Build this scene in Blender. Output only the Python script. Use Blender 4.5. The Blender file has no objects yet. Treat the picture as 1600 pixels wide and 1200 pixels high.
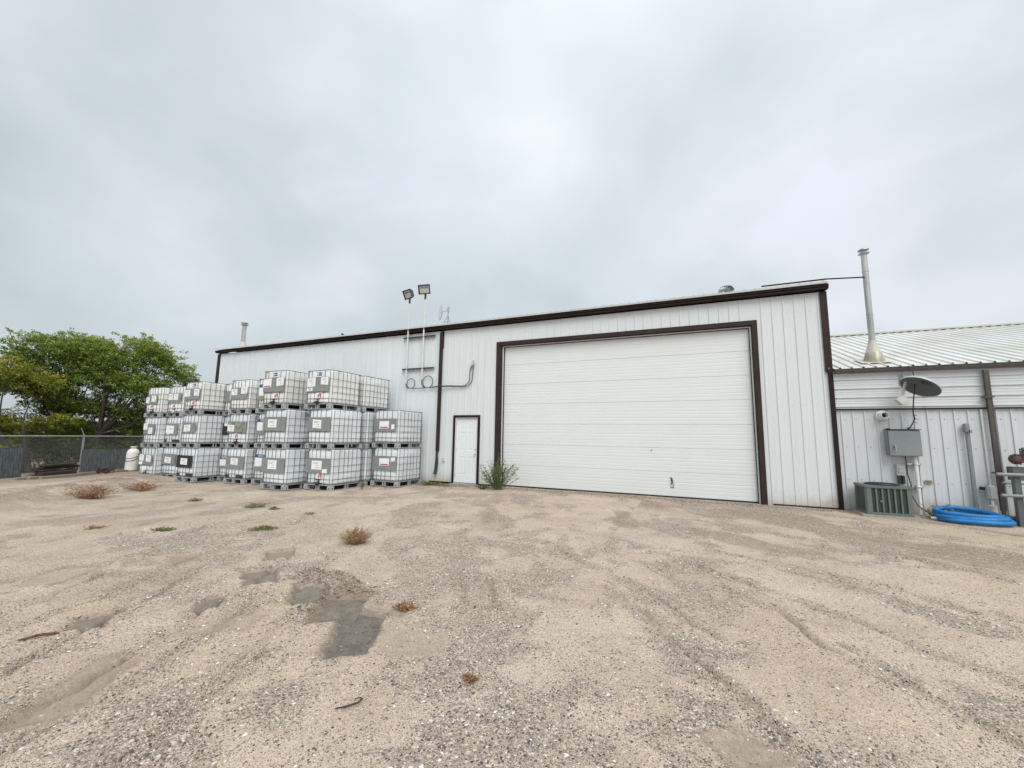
import bpy, math, random
import numpy as np
from mathutils import Vector, Matrix
rad = math.radians
random.seed(7)
RNG = np.random.default_rng(11)
S = bpy.context.scene
COL = S.collection

# ------------------------------------------------------------------ camera
HC = 1.451
yaw, pitch, roll = rad(23.7778), rad(7.3383), rad(0.9134)
f = Vector((-math.sin(yaw)*math.cos(pitch), math.cos(yaw)*math.cos(pitch), math.sin(pitch)))
r0 = Vector((math.cos(yaw), math.sin(yaw), 0)); u0 = r0.cross(f)
r = r0*math.cos(roll) + u0*math.sin(roll); u = u0*math.cos(roll) - r0*math.sin(roll)
cd = bpy.data.cameras.new('camera'); cam = bpy.data.objects.new('camera', cd); COL.objects.link(cam)
cam.matrix_world = Matrix(((r.x,u.x,-f.x,0),(r.y,u.y,-f.y,0),(r.z,u.z,-f.z,HC),(0,0,0,1)))
cd.sensor_width = 36; cd.lens = 646.28/1600*36; cd.clip_start = .05; cd.clip_end = 3000
S.camera = cam
S.view_settings.view_transform = 'Standard'; S.view_settings.look = 'None'
S.view_settings.exposure = 0.76; S.view_settings.gamma = 1

# ------------------------------------------------------------------ world: overcast sky
SUN_EL, SUN_AZ = rad(50), rad(142)      # azimuth clockwise from +Y
W = bpy.data.worlds.new('World'); S.world = W; W.use_nodes = True
nt = W.node_tree; nt.nodes.clear()
def N(nt, t, **k):
    n = nt.nodes.new(t)
    for a, b in k.items():
        if a == 'ins':
            for i, v in b.items(): n.inputs[i].default_value = v
        else: setattr(n, a, b)
    return n
def ramp(nt, pts, interp='LINEAR'):
    n = nt.nodes.new('ShaderNodeValToRGB'); cr = n.color_ramp; cr.interpolation = interp
    while len(cr.elements) > 1: cr.elements.remove(cr.elements[-1])
    for i, (p, c) in enumerate(pts):
        e = cr.elements[0] if i == 0 else cr.elements.new(p)
        e.position = p; e.color = (c[0],c[1],c[2],1) if hasattr(c,'__len__') else (c,c,c,1)
    return n
out = N(nt,'ShaderNodeOutputWorld'); bg = N(nt,'ShaderNodeBackground'); nt.links.new(bg.outputs[0], out.inputs[0])
sky = N(nt,'ShaderNodeTexSky', sky_type='NISHITA', sun_disc=False, sun_elevation=SUN_EL, sun_rotation=SUN_AZ)
sky.dust_density = 3
tc = N(nt,'ShaderNodeTexCoord')
sep = N(nt,'ShaderNodeSeparateXYZ'); nt.links.new(tc.outputs['Generated'], sep.inputs[0])
mp = N(nt,'ShaderNodeMapping'); mp.inputs['Rotation'].default_value = (rad(12),rad(-18),rad(35)); mp.inputs['Scale'].default_value = (1.0,1.0,1.5); mp.inputs['Location'].default_value = (2.35,.7,1.1)
nt.links.new(tc.outputs['Generated'], mp.inputs[0])
n1 = N(nt,'ShaderNodeTexNoise', ins={'Scale':1.7,'Detail':5,'Roughness':.42,'Distortion':.35}); nt.links.new(mp.outputs[0], n1.inputs['Vector'])
n2 = N(nt,'ShaderNodeTexNoise', ins={'Scale':5.5,'Detail':5,'Roughness':.5,'Distortion':.5}); nt.links.new(mp.outputs[0], n2.inputs['Vector'])
mx = N(nt,'ShaderNodeMath', operation='MULTIPLY_ADD', ins={1:.22}); nt.links.new(n2.outputs[0], mx.inputs[0]); nt.links.new(n1.outputs[0], mx.inputs[2])
cr = ramp(nt, [(.43,(.355,.40,.418)),(.55,(.415,.458,.478)),(.66,(.465,.507,.53)),(.80,(.54,.57,.605))]); nt.links.new(mx.outputs[0], cr.inputs[0])
# brighter towards the zenith and behind the viewer, as an overcast sky is
el = ramp(nt, [(0,.93),(.12,1.0),(.35,.97),(.72,1.05),(.9,1.3),(1,1.35)]); nt.links.new(sep.outputs[2], el.inputs[0])
mm = N(nt,'ShaderNodeMix', data_type='RGBA', blend_type='MULTIPLY'); mm.inputs[0].default_value = 1
nt.links.new(cr.outputs[0], mm.inputs[6]); nt.links.new(el.outputs[0], mm.inputs[7])
def lobe(d, pts):
    v = N(nt,'ShaderNodeVectorMath', operation='DOT_PRODUCT'); v.inputs[1].default_value = tuple(Vector(d).normalized()); nt.links.new(tc.outputs['Generated'], v.inputs[0])
    w = N(nt,'ShaderNodeMath', operation='MULTIPLY_ADD', ins={1:.16}); nt.links.new(n2.outputs[0], w.inputs[0]); nt.links.new(v.outputs['Value'], w.inputs[2])
    q = ramp(nt, pts); nt.links.new(w.outputs[0], q.inputs[0]); return q
for d_, pts_ in ((f*646+r*150+u*400, [(.88,(1,1,1)),(1.0,(1.08,1.073,1.085))]), (f*646-r*520+u*150, [(.80,(1,1,1)),(1.0,(.87,.88,.89))]), (f*646+r*750+u*330, [(.86,(1,1,1)),(1.0,(.90,.905,.91))])):
    q_ = lobe(d_, pts_); m_ = N(nt,'ShaderNodeMix', data_type='RGBA', blend_type='MULTIPLY'); m_.inputs[0].default_value = 1
    nt.links.new(mm.outputs[2], m_.inputs[6]); nt.links.new(q_.outputs[0], m_.inputs[7]); mm = m_
sk = N(nt,'ShaderNodeMix', data_type='RGBA', blend_type='MULTIPLY'); sk.inputs[0].default_value = 1; sk.inputs[7].default_value = (.1,.1,.1,1)
nt.links.new(sky.outputs[0], sk.inputs[6])
m2 = N(nt,'ShaderNodeMix', data_type='RGBA'); m2.inputs[0].default_value = .95
nt.links.new(sk.outputs[2], m2.inputs[6]); nt.links.new(mm.outputs[2], m2.inputs[7])
nt.links.new(m2.outputs[2], bg.inputs[0]); bg.inputs[1].default_value = .98

sd = bpy.data.lights.new('sun','SUN'); sun = bpy.data.objects.new('sun', sd); COL.objects.link(sun)
sd.energy = 1.5; sd.angle = rad(40); sd.color = (1,.97,.93)
sdir = Vector((math.sin(SUN_AZ)*math.cos(SUN_EL), math.cos(SUN_AZ)*math.cos(SUN_EL), math.sin(SUN_EL)))
sun.rotation_euler = sdir.to_track_quat('Z','Y').to_euler(); sun.location = (0,-5,20)

# ------------------------------------------------------------------ materials
def mat(name, c, rough=.5, metal=0, var=.0, vs=3., bump=0., bs=60., c2=None, stretch=None, spec=None, coord='Object'):
    m = bpy.data.materials.new(name); m.use_nodes = True; t = m.node_tree; b = t.nodes['Principled BSDF']
    b.inputs['Roughness'].default_value = rough; b.inputs['Metallic'].default_value = metal
    if spec is not None: b.inputs['Specular IOR Level'].default_value = spec
    b.inputs['Base Color'].default_value = (*c,1)
    tc = t.nodes.new('ShaderNodeTexCoord'); v = tc.outputs[coord]
    if stretch:
        mpn = t.nodes.new('ShaderNodeMapping'); mpn.inputs['Scale'].default_value = stretch; t.links.new(v, mpn.inputs[0]); v = mpn.outputs[0]
    if var or c2:
        n = N(t,'ShaderNodeTexNoise', ins={'Scale':vs,'Detail':6,'Roughness':.6}); t.links.new(v, n.inputs['Vector'])
        lo = c2 if c2 else tuple(x*(1-var) for x in c)
        rp = ramp(t, [(.35,lo),(.62,c)]); t.links.new(n.outputs[0], rp.inputs[0]); t.links.new(rp.outputs[0], b.inputs['Base Color'])
        rr = ramp(t, [(.3,min(1,rough*1.15)),(.7,rough*.85)]); t.links.new(n.outputs[0], rr.inputs[0]); t.links.new(rr.outputs[0], b.inputs['Roughness'])
    if bump:
        n = N(t,'ShaderNodeTexNoise', ins={'Scale':bs,'Detail':4}); t.links.new(v, n.inputs['Vector'])
        bp = N(t,'ShaderNodeBump', ins={'Strength':bump,'Distance':.01}); t.links.new(n.outputs[0], bp.inputs['Height']); t.links.new(bp.outputs[0], b.inputs['Normal'])
    return m

def siding(name, c, dirt=(.42,.33,.22)):
    """painted steel sheet: faint streaks, oil-canning, mud splashed up from the ground"""
    m = bpy.data.materials.new(name); m.use_nodes = True; t = m.node_tree; b = t.nodes['Principled BSDF']
    b.inputs['Roughness'].default_value = .38; b.inputs['Specular IOR Level'].default_value = .35
    tc = t.nodes.new('ShaderNodeTexCoord'); v = tc.outputs['Object']
    mpn = N(t,'ShaderNodeMapping'); mpn.inputs['Scale'].default_value = (3,3,.35); t.links.new(v, mpn.inputs[0])
    n = N(t,'ShaderNodeTexNoise', ins={'Scale':1.6,'Detail':7,'Roughness':.65}); t.links.new(mpn.outputs[0], n.inputs['Vector'])
    rp = ramp(t, [(.3,tuple(x*.95 for x in c)),(.5,c),(.75,tuple(min(1,x*1.02) for x in c))]); t.links.new(n.outputs[0], rp.inputs[0])
    sp = N(t,'ShaderNodeSeparateXYZ'); t.links.new(v, sp.inputs[0])
    n3 = N(t,'ShaderNodeTexNoise', ins={'Scale':2.2,'Detail':8,'Roughness':.75}); t.links.new(v, n3.inputs['Vector'])
    ad = N(t,'ShaderNodeMath', operation='MULTIPLY_ADD', ins={1:-.75}); t.links.new(n3.outputs[0], ad.inputs[0]); t.links.new(sp.outputs[2], ad.inputs[2])
    dr = ramp(t, [(0,.6),(.16,.22),(.30,0)]); 
    a2 = N(t,'ShaderNodeMath', operation='ADD', ins={1:.33}); t.links.new(ad.outputs[0], a2.inputs[0]); t.links.new(a2.outputs[0], dr.inputs[0])
    mxx = N(t,'ShaderNodeMix', data_type='RGBA'); t.links.new(dr.outputs[0], mxx.inputs[0]); t.links.new(rp.outputs[0], mxx.inputs[6]); mxx.inputs[7].default_value = (*dirt,1)
    t.links.new(mxx.outputs[2], b.inputs['Base Color'])
    n4 = N(t,'ShaderNodeTexNoise', ins={'Scale':1.3,'Detail':2}); t.links.new(v, n4.inputs['Vector'])
    bp = N(t,'ShaderNodeBump', ins={'Strength':.18,'Distance':.03}); t.links.new(n4.outputs[0], bp.inputs['Height']); t.links.new(bp.outputs[0], b.inputs['Normal'])
    return m
M = dict(
 wall = siding('wall_sheet', (.645,.68,.695)),
 wallb = siding('annex_sheet', (.58,.61,.63)),
 trim = mat('brown_trim', (.040,.026,.025), .6, var=.25, vs=4, spec=.2),
 fasc = mat('fascia_brown', (.022,.013,.013), .6, var=.2, vs=4, spec=.15),
 trimdk = mat('dark_trim', (.022,.015,.014), .6, var=.2, spec=.2),
 trimgrey = mat('taupe_downpipe', (.095,.083,.076), .5, var=.2, vs=5),
 door = mat('door_white', (.70,.725,.725), .35, var=.025, vs=1.5, stretch=(1,1,3)),
 pdoor = mat('entry_door_white', (.74,.765,.79), .35, var=.03),
 jamb = mat('jamb_white', (.68,.69,.68), .5, var=.08),
 rubber = mat('black_rubber', (.012,.012,.013), .6),
 blackpl = mat('black_plastic', (.02,.02,.022), .45, var=.2),
 galv = mat('galvanised', (.44,.46,.46), .45, .5, var=.3, vs=9, bump=.1),
 cage = mat('cage_tube', (.23,.24,.25), .45, .4, var=.3, vs=6),
 foot = mat('pallet_steel', (.54,.56,.57), .5, .35, var=.35, vs=12),
 pal = mat('pallet_shade', (.018,.02,.02), .6, .1, var=.3, vs=8),
 bottle = None,
 plate = mat('label_plate_grey', (.27,.29,.28), .5, .2, var=.15, vs=6),
 plateg = mat('label_plate_weathered', (.34,.34,.30), .55, .1, c2=(.13,.17,.12), vs=9),
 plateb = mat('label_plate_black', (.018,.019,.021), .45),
 paper = mat('paper', (.82,.83,.84), .7, var=.04, vs=9),
 ink = mat('ink_grey', (.25,.26,.28), .8),
 blue = mat('blue_print', (.04,.07,.20), .6),
 red = mat('red_print', (.45,.09,.08), .6),
 enc = mat('enclosure_grey', (.23,.26,.27), .42, .1, var=.08, vs=3),
 encl = mat('grey_box', (.42,.44,.44), .5, var=.1),
 pvc = mat('white_pvc', (.72,.74,.73), .4, var=.08, vs=8),
 conduit = mat('grey_conduit', (.22,.24,.25), .45, var=.15, vs=6),
 steel = mat('steel', (.55,.55,.54), .3, .9),
 ac = mat('ac_cabinet', (.145,.17,.152), .5, .1, var=.15, vs=5),
 acfin = mat('ac_coil', (.05,.068,.062), .6, .2, var=.3, vs=40, bump=.6, bs=160),
 conc = mat('concrete_pad', (.36,.34,.29), .9, var=.25, vs=12, bump=.4),
 dish = mat('dish_face_shade', (.115,.125,.135), .5, var=.08),  # shade of the downturned face put into its colour
 dishbk = mat('dish_back', (.45,.47,.47), .5),
 dishdk = mat('dish_mark', (.022,.022,.026), .5),
 lnb = mat('lnb_cream', (.62,.60,.54), .5, var=.15),
 hose = mat('blue_hose', (.012,.18,.48), .55, var=.25, vs=7),
 flue = mat('flue_steel', (.50,.52,.50), .38, .55, var=.3, vs=5, stretch=(1,1,.3)),
 fluecone = mat('flue_cone', (.44,.43,.37), .55, .35, c2=(.30,.27,.2), vs=9, stretch=(1,1,.4)),
 pcone = mat('flue_flashing', (.60,.57,.50), .6, .1, var=.2),
 lamp = mat('lamp_housing', (.03,.033,.035), .5),
 lglass = mat('lamp_glass', (.55,.57,.56), .12, 0, var=.2, vs=20),
 pole = mat('white_pole', (.66,.68,.68), .4, .1, var=.12),
 bark = mat('bark', (.055,.045,.036), .95, var=.5, vs=14, bump=.8, bs=30),
 wood = mat('weathered_wood', (.30,.25,.19), .9, var=.4, vs=10, stretch=(1,8,8)),
 reddk = mat('rusty_red_scrap', (.075,.022,.02), .7, var=.5, vs=9),
 rust = mat('rusty_brown', (.05,.028,.022), .75, var=.5, vs=9),
 gasred = mat('faded_red', (.10,.05,.05), .6, var=.4, vs=20),
 gasgrey = mat('gas_grey', (.12,.135,.135), .5, .2, var=.2),
 meshpanel = mat('dark_mesh_screen', (.11,.125,.13), .8, c2=(.055,.065,.07), vs=14, stretch=(1,1,.25)),
 tank = mat('tank_white', (.78,.77,.73), .45, c2=(.62,.60,.54), vs=5),
 strap = mat('orange_strap', (.50,.26,.05), .7),
 hosek = mat('dark_hose', (.03,.03,.03), .5),
 tag = mat('tan_label', (.33,.28,.2), .6, var=.3, vs=40),
 stick = mat('stick_brown', (.12,.075,.05), .9, var=.4, vs=30),
 pale = mat('pale_strip', (.6,.58,.52), .8, var=.2),
)
# translucent HDPE
m = bpy.data.materials.new('hdpe_bottle'); m.use_nodes = True; t = m.node_tree; b = t.nodes['Principled BSDF']
b.inputs['Roughness'].default_value = .42; b.inputs['Subsurface Weight'].default_value = .0
tcx = t.nodes.new('ShaderNodeTexCoord'); oi = t.nodes.new('ShaderNodeObjectInfo')
nn = N(t,'ShaderNodeTexNoise', ins={'Scale':2.5,'Detail':3}); t.links.new(tcx.outputs['Object'], nn.inputs['Vector'])
rp = ramp(t, [(.3,(.90,.92,.93)),(.7,(.96,.965,.955))]); t.links.new(nn.outputs[0], rp.inputs[0])
rw = oi
mq = N(t,'ShaderNodeMix', data_type='RGBA', blend_type='MULTIPLY'); mq.inputs[0].default_value = 1
t.links.new(rp.outputs[0], mq.inputs[6]); t.links.new(oi.outputs['Color'], mq.inputs[7]); t.links.new(mq.outputs[2], b.inputs['Base Color'])
tr = t.nodes.new('ShaderNodeBsdfTranslucent'); t.links.new(mq.outputs[2], tr.inputs[0])
ms = t.nodes.new('ShaderNodeMixShader'); ms.inputs[0].default_value = .07
t.links.new(b.outputs[0], ms.inputs[1]); t.links.new(tr.outputs[0], ms.inputs[2]); t.links.new(ms.outputs[0], t.nodes['Material Output'].inputs[0])
M['bottle'] = m

# ------------------------------------------------------------------ mesh builder
class MB:
    def __init__(s): s.v=[]; s.f=[]; s.m=[]; s.cur=0
    def add(s, vs, fs):
        o=len(s.v); s.v += [tuple(x) for x in vs]
        for q in fs: s.f.append(tuple(i+o for i in q)); s.m.append(s.cur)
        return s
    def box(s, x0,x1,y0,y1,z0,z1):
        return s.add([(x0,y0,z0),(x1,y0,z0),(x1,y1,z0),(x0,y1,z0),(x0,y0,z1),(x1,y0,z1),(x1,y1,z1),(x0,y1,z1)],
              [(0,3,2,1),(4,5,6,7),(0,1,5,4),(1,2,6,5),(2,3,7,6),(3,0,4,7)])
    def obox(s, c, hx, hy, hz):      # centre and three half-axis vectors
        c,hx,hy,hz = map(Vector,(c,hx,hy,hz)); p=[]
        for k in (-1,1):
            for (i,j) in ((-1,-1),(1,-1),(1,1),(-1,1)): p.append(c+hx*i+hy*j+hz*k)
        return s.add(p, [(0,3,2,1),(4,5,6,7),(0,1,5,4),(1,2,6,5),(2,3,7,6),(3,0,4,7)])
    def bar(s, a, b, w, h=None, up=(0,0,1)):
        a,b=Vector(a),Vector(b); d=(b-a); L=d.length; d/=L; h=h or w
        up=Vector(up); 
        if abs(d.dot(up))>.95: up=Vector((1,0,0))
        x=d.cross(up).normalized(); y=x.cross(d)
        return s.obox((a+b)/2, x*w/2, y*h/2, d*L/2)
    def tube(s, pts, r, n=8, closed=False, cap=True):
        pts=[Vector(p) for p in pts]; R=r if hasattr(r,'__len__') else [r]*len(pts)
        k=len(pts); o=[]; prev=None
        for i,p in enumerate(pts):
            if closed: d=pts[(i+1)%k]-pts[i-1]
            else: d=pts[min(i+1,k-1)]-pts[max(i-1,0)]
            d.normalize()
            if prev is None:
                a=Vector((0,0,1)) if abs(d.z)<.9 else Vector((1,0,0)); x=d.cross(a).normalized()
            else: x=(prev-d*prev.dot(d)).normalized()
            prev=x; y=d.cross(x)
            for j in range(n):
                t=2*math.pi*j/n; o.append(p+(x*math.cos(t)+y*math.sin(t))*R[i])
        fs=[]
        for i in range(k if closed else k-1):
            a=i*n; b=((i+1)%k)*n
            for j in range(n): fs.append((a+j,a+(j+1)%n,b+(j+1)%n,b+j))
        if cap and not closed: fs.append(tuple(range(n-1,-1,-1))); fs.append(tuple(range((k-1)*n,k*n)))
        return s.add(o,fs)
    def lathe(s, prof, c=(0,0,0), n=24, axis=(0,0,1), cap=True):
        c=Vector(c); ax=Vector(axis).normalized(); a=Vector((1,0,0)) if abs(ax.x)<.9 else Vector((0,1,0))
        x=ax.cross(a).normalized(); y=ax.cross(x); o=[]; fs=[]
        for (rr,z) in prof:
            for j in range(n):
                t=2*math.pi*j/n; o.append(c+ax*z+(x*math.cos(t)+y*math.sin(t))*rr)
        for i in range(len(prof)-1):
            for j in range(n): fs.append((i*n+j,i*n+(j+1)%n,(i+1)*n+(j+1)%n,(i+1)*n+j))
        if cap: fs.append(tuple(range(n-1,-1,-1))); fs.append(tuple(range((len(prof)-1)*n,len(prof)*n)))
        return s.add(o,fs)
    def sheet(s, prof, f0, f1, close=False):   # prof list of (s,h); f0,f1 map (s,h)->point
        k=len(prof); o=[f0(*p) for p in prof]+[f1(*p) for p in prof]
        return s.add(o,[(i,i+1,k+i+1,k+i) for i in range(k-1)])
    def build(s, name, mats, parent=None, smooth=False, bevel=0, seg=2):
        me=bpy.data.meshes.new(name); me.from_pydata(s.v,[],s.f); 
        if not isinstance(mats,(list,tuple)): mats=[mats]
        for q in mats: me.materials.append(q)
        me.polygons.foreach_set('material_index', s.m)
        me.validate(); 
        import bmesh
        bm=bmesh.new(); bm.from_mesh(me); bmesh.ops.recalc_face_normals(bm, faces=bm.faces)
        if bevel:
            es=[e for e in bm.edges if len(e.link_faces)==2 and e.calc_face_angle(0)>.5]
            bmesh.ops.bevel(bm, geom=es, offset=bevel, segments=seg, affect='EDGES', clamp_overlap=True)
        bm.to_mesh(me); bm.free()
        if smooth:
            me.polygons.foreach_set('use_smooth',[True]*len(me.polygons))
            try: me.set_sharp_from_angle(angle=rad(40))
            except Exception: pass
        o=bpy.data.objects.new(name,me); COL.objects.link(o)
        if parent is not None:
            o.parent=parent; o.location = (0,0,0)
            if wloc(parent).length>0:
                # vertices were given in world coordinates: bring them to the parent's frame
                me.transform(Matrix.Translation(-wloc(parent)))
        me.update(); return o
def wloc(o):
    v=Vector((0,0,0))
    while o is not None: v+=o.location; o=o.parent
    return v
def tag(o,label=None,cat=None,group=None,kind=None):
    if label: o['label']=label
    if cat: o['category']=cat
    if group: o['group']=group
    if kind: o['kind']=kind
    return o
def empty(name,loc=(0,0,0),**k):
    o=bpy.data.objects.new(name,None); COL.objects.link(o); o.location=loc; o.empty_display_size=.2
    return tag(o,**k)
def np_mesh(name, V, F, m, parent=None, attrs=None, smooth=False, fn=4):
    """V (n,3), F (k,fn)"""
    if parent is not None: V=V-np.array(wloc(parent))
    me=bpy.data.meshes.new(name); me.vertices.add(len(V)); me.vertices.foreach_set('co', np.ascontiguousarray(V,dtype=np.float32).ravel())
    me.loops.add(F.size); me.loops.foreach_set('vertex_index', np.ascontiguousarray(F,dtype=np.int32).ravel())
    me.polygons.add(len(F)); me.polygons.foreach_set('loop_start', np.arange(0,F.size,fn,dtype=np.int32))
    if smooth: me.polygons.foreach_set('use_smooth', np.ones(len(F),dtype=bool))
    for k,a in (attrs or {}).items():
        if a.ndim==1:
            at=me.attributes.new(k,'FLOAT','POINT'); at.data.foreach_set('value', a.astype(np.float32))
        else:
            at=me.attributes.new(k,'FLOAT_COLOR','POINT'); at.data.foreach_set('color', np.c_[a,np.ones(len(a))].astype(np.float32).ravel())
    me.materials.append(m); me.update(calc_edges=True)
    o=bpy.data.objects.new(name,me); COL.objects.link(o); o.parent=parent
    return o

# ------------------------------------------------------------------ numpy noise
def vnoise(x,y,seed=0):
    xi=np.floor(x).astype(np.int64); yi=np.floor(y).astype(np.int64); xf=x-xi; yf=y-yi
    def h(a,b):
        n=(a*374761393+b*668265263+seed*1442695041)&0x7fffffff
        n=((n^(n>>13))*1274126177)&0x7fffffff
        return ((n^(n>>16))&0xffff)/65535.
    sx=xf*xf*(3-2*xf); sy=yf*yf*(3-2*yf)
    return (h(xi,yi)*(1-sx)+h(xi+1,yi)*sx)*(1-sy)+(h(xi,yi+1)*(1-sx)+h(xi+1,yi+1)*sx)*sy
def fbm(x,y,seed=0,oct=4,g=.5):
    a=0;s=1;t=0
    for i in range(oct): a=a+s*vnoise(x*2**i,y*2**i,seed+i*17); t+=s; s*=g
    return a/t
def sstep(a,b,x):
    t=np.clip((x-a)/(b-a),0,1); return t*t*(3-2*t)
def polymask(x,y,pts,soft):
    """signed-distance based soft mask of a convex-ish polygon"""
    pts=np.array(pts,float); n=len(pts); d=np.full(x.shape,1e9); ins=np.zeros(x.shape,bool)
    for i in range(n):
        a=pts[i]; b=pts[(i+1)%n]; e=b-a; wx=x-a[0]; wy=y-a[1]
        t=np.clip((wx*e[0]+wy*e[1])/(e@e),0,1); d=np.minimum(d,np.hypot(wx-t*e[0],wy-t*e[1]))
        c=((a[1]>y)!=(b[1]>y)); 
        with np.errstate(divide='ignore',invalid='ignore'):
            ins^= c & (x < (b[0]-a[0])*(y-a[1])/(b[1]-a[1]+1e-12)+a[0])
    sd=np.where(ins,-d,d); return sstep(soft,-soft,sd)
def linedist(x,y,pts):
    pts=np.array(pts,float); d=np.full(x.shape,1e9)
    for a,b in zip(pts[:-1],pts[1:]):
        e=b-a; wx=x-a[0]; wy=y-a[1]; t=np.clip((wx*e[0]+wy*e[1])/(e@e),0,1); d=np.minimum(d,np.hypot(wx-t*e[0],wy-t*e[1]))
    return d

PATCH = [  # damp grey prints where a loader scraped the yard, plus one painted shadow (polygon, wetness, depth)
 ([(-2.72,2.80),(-2.36,2.90),(-2.03,2.32),(-2.26,2.15)],1.,.035),
 ([(-3.08,2.96),(-2.76,3.12),(-2.52,2.68),(-2.78,2.45)],.92,.035),
 ([(-2.72,3.0),(-2.3,3.12),(-2.2,2.92),(-2.5,2.85)],.5,.012),
 ([(-3.55,3.0),(-3.28,3.15),(-3.02,2.78),(-3.23,2.68)],.9,.03),
 ([(-4.40,3.04),(-4.17,3.25),(-3.78,3.02),(-3.88,2.74)],.85,.03),
 ([(-4.86,3.68),(-4.66,3.89),(-4.38,3.63),(-4.52,3.38)],.7,.035),
 ([(-3.98,2.46),(-3.85,2.53),(-3.62,2.33),(-3.78,2.19)],.85,.02),
 ([(-3.4,2.4),(-3.2,2.5),(-3.1,2.2),(-3.4,1.95)],.3,.01),
 ([(-5.70,3.07),(-5.47,3.32),(-5.22,3.08),(-5.35,2.9)],.55,.02),
 ([(-4.45,1.81),(-4.31,2.0),(-4.03,1.75),(-4.23,1.62)],.8,.03),
 ([(-3.55,1.58),(-3.29,1.65),(-2.98,1.22),(-3.14,.98)],.55,.018),
 ([(-2.12,2.69),(-1.72,2.78),(-1.6,2.55),(-1.85,2.4),(-2.1,2.45)],.28,.0),
 ([(0.0,2.47),(0.16,2.58),(0.36,2.43),(0.14,2.27)],.5,.02),  # faint shadow on the gravel, painted in the grey of the prints
 ([(-6.3,2.3),(-5.9,2.5),(-5.5,2.1),(-5.9,1.9)],.3,.01),
]
RUTS = [  # polylines of wheel ruts / scrape ridges
 [(-4.1,3.9),(-3.63,3.3),(-2.95,1.2),(-2.8,.6)],[(-3.8,3.0),(-3.39,2.39),(-2.96,.98)],[(-4.84,2.93),(-3.79,1.21),(-3.6,.8)],
 [(-3.0,2.5),(-2.4,1.2),(-2.3,.7)],[(-5.6,3.4),(-4.8,2.1),(-4.5,1.2)],
 [(0.2,4.9),(0.59,4.47),(0.8,3.82),(1.09,3.52),(1.4,3.02),(1.8,2.4)],[(-.5,5.9),(1.0,4.6),(2.2,3.3),(3.0,2.2)],
 [(0.2,6.3),(1.8,5.58),(2.6,4.6),(3.6,3.4)],[(-1.96,5.62),(-.4,4.3),(.1,3.6)],[(1.,8.),(2.6,6.9),(4.4,5.)],
 [(-4.4,3.6),(-3.75,2.5),(-3.2,1.15),(-3.0,.7)],[(-2.7,2.1),(-2.2,.8)],[(-6.6,3.6),(-5.4,2.2),(-5.0,1.4)],[(-7.4,4.6),(-6.2,3.0),(-5.6,2.0)],[(-2.2,3.9),(-1.9,3.3)],[(.9,3.9),(1.35,3.2),(1.7,2.6)],[(-.9,4.4),(-.1,3.3),(.5,2.4)],[(-1.95,4.0),(-1.6,3.35)]]
GRAV = [  # gravelly patches
 [(-0.74,2.73),(-0.85,2.45),(-1.0,2.2),(-0.6,2.3),(-.45,2.6)],[(-.2,3.0),(-.35,3.4),(.1,3.7),(.35,3.5),(.1,2.9)],[(-.3,2.4),(-.3,2.8),(.1,2.8),(.1,2.4)],
 [(-1.5,1.7),(-1.0,2.5),(-.4,2.0),(-.9,1.2)],[(-1.2,3.1),(-1.6,2.7),(-1.35,2.5),(-.95,2.9)],
 [(-2.09,1.44),(-2.8,1.7),(-3.0,1.2),(-2.2,.6),(-1.6,.9)],[(-5.6,2.4),(-5.0,3.2),(-4.4,2.6),(-4.9,1.9)],[(-7,4),(-6,4.4),(-5.2,3.6),(-6,3.1)],
 [(-4.3,3.4),(-3.7,3.6),(-3.2,3.1),(-3.7,3.0)],[(-3.2,3.5),(-2.6,3.8),(-2.2,3.5),(-2.7,3.3)],[(-2.2,3.1),(-1.6,3.6),(-1.2,3.3),(-1.7,2.9)],
 [(-6.3,3.0),(-5.6,3.6),(-5.0,3.0),(-5.6,2.6)],[(-5.6,1.0),(-4.9,1.7),(-4.5,1.2),(-4.9,.6)],[(-2.5,2.1),(-2.1,2.2),(-1.9,1.6),(-2.3,1.5)],
 [(0.9,2.2),(1.2,2.8),(1.9,2.2),(1.6,1.7)]]
def gbase(x):
    g=np.where(x<-5.2,.0225*(x+5.2),0.); return np.maximum(g,-.62)
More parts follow.
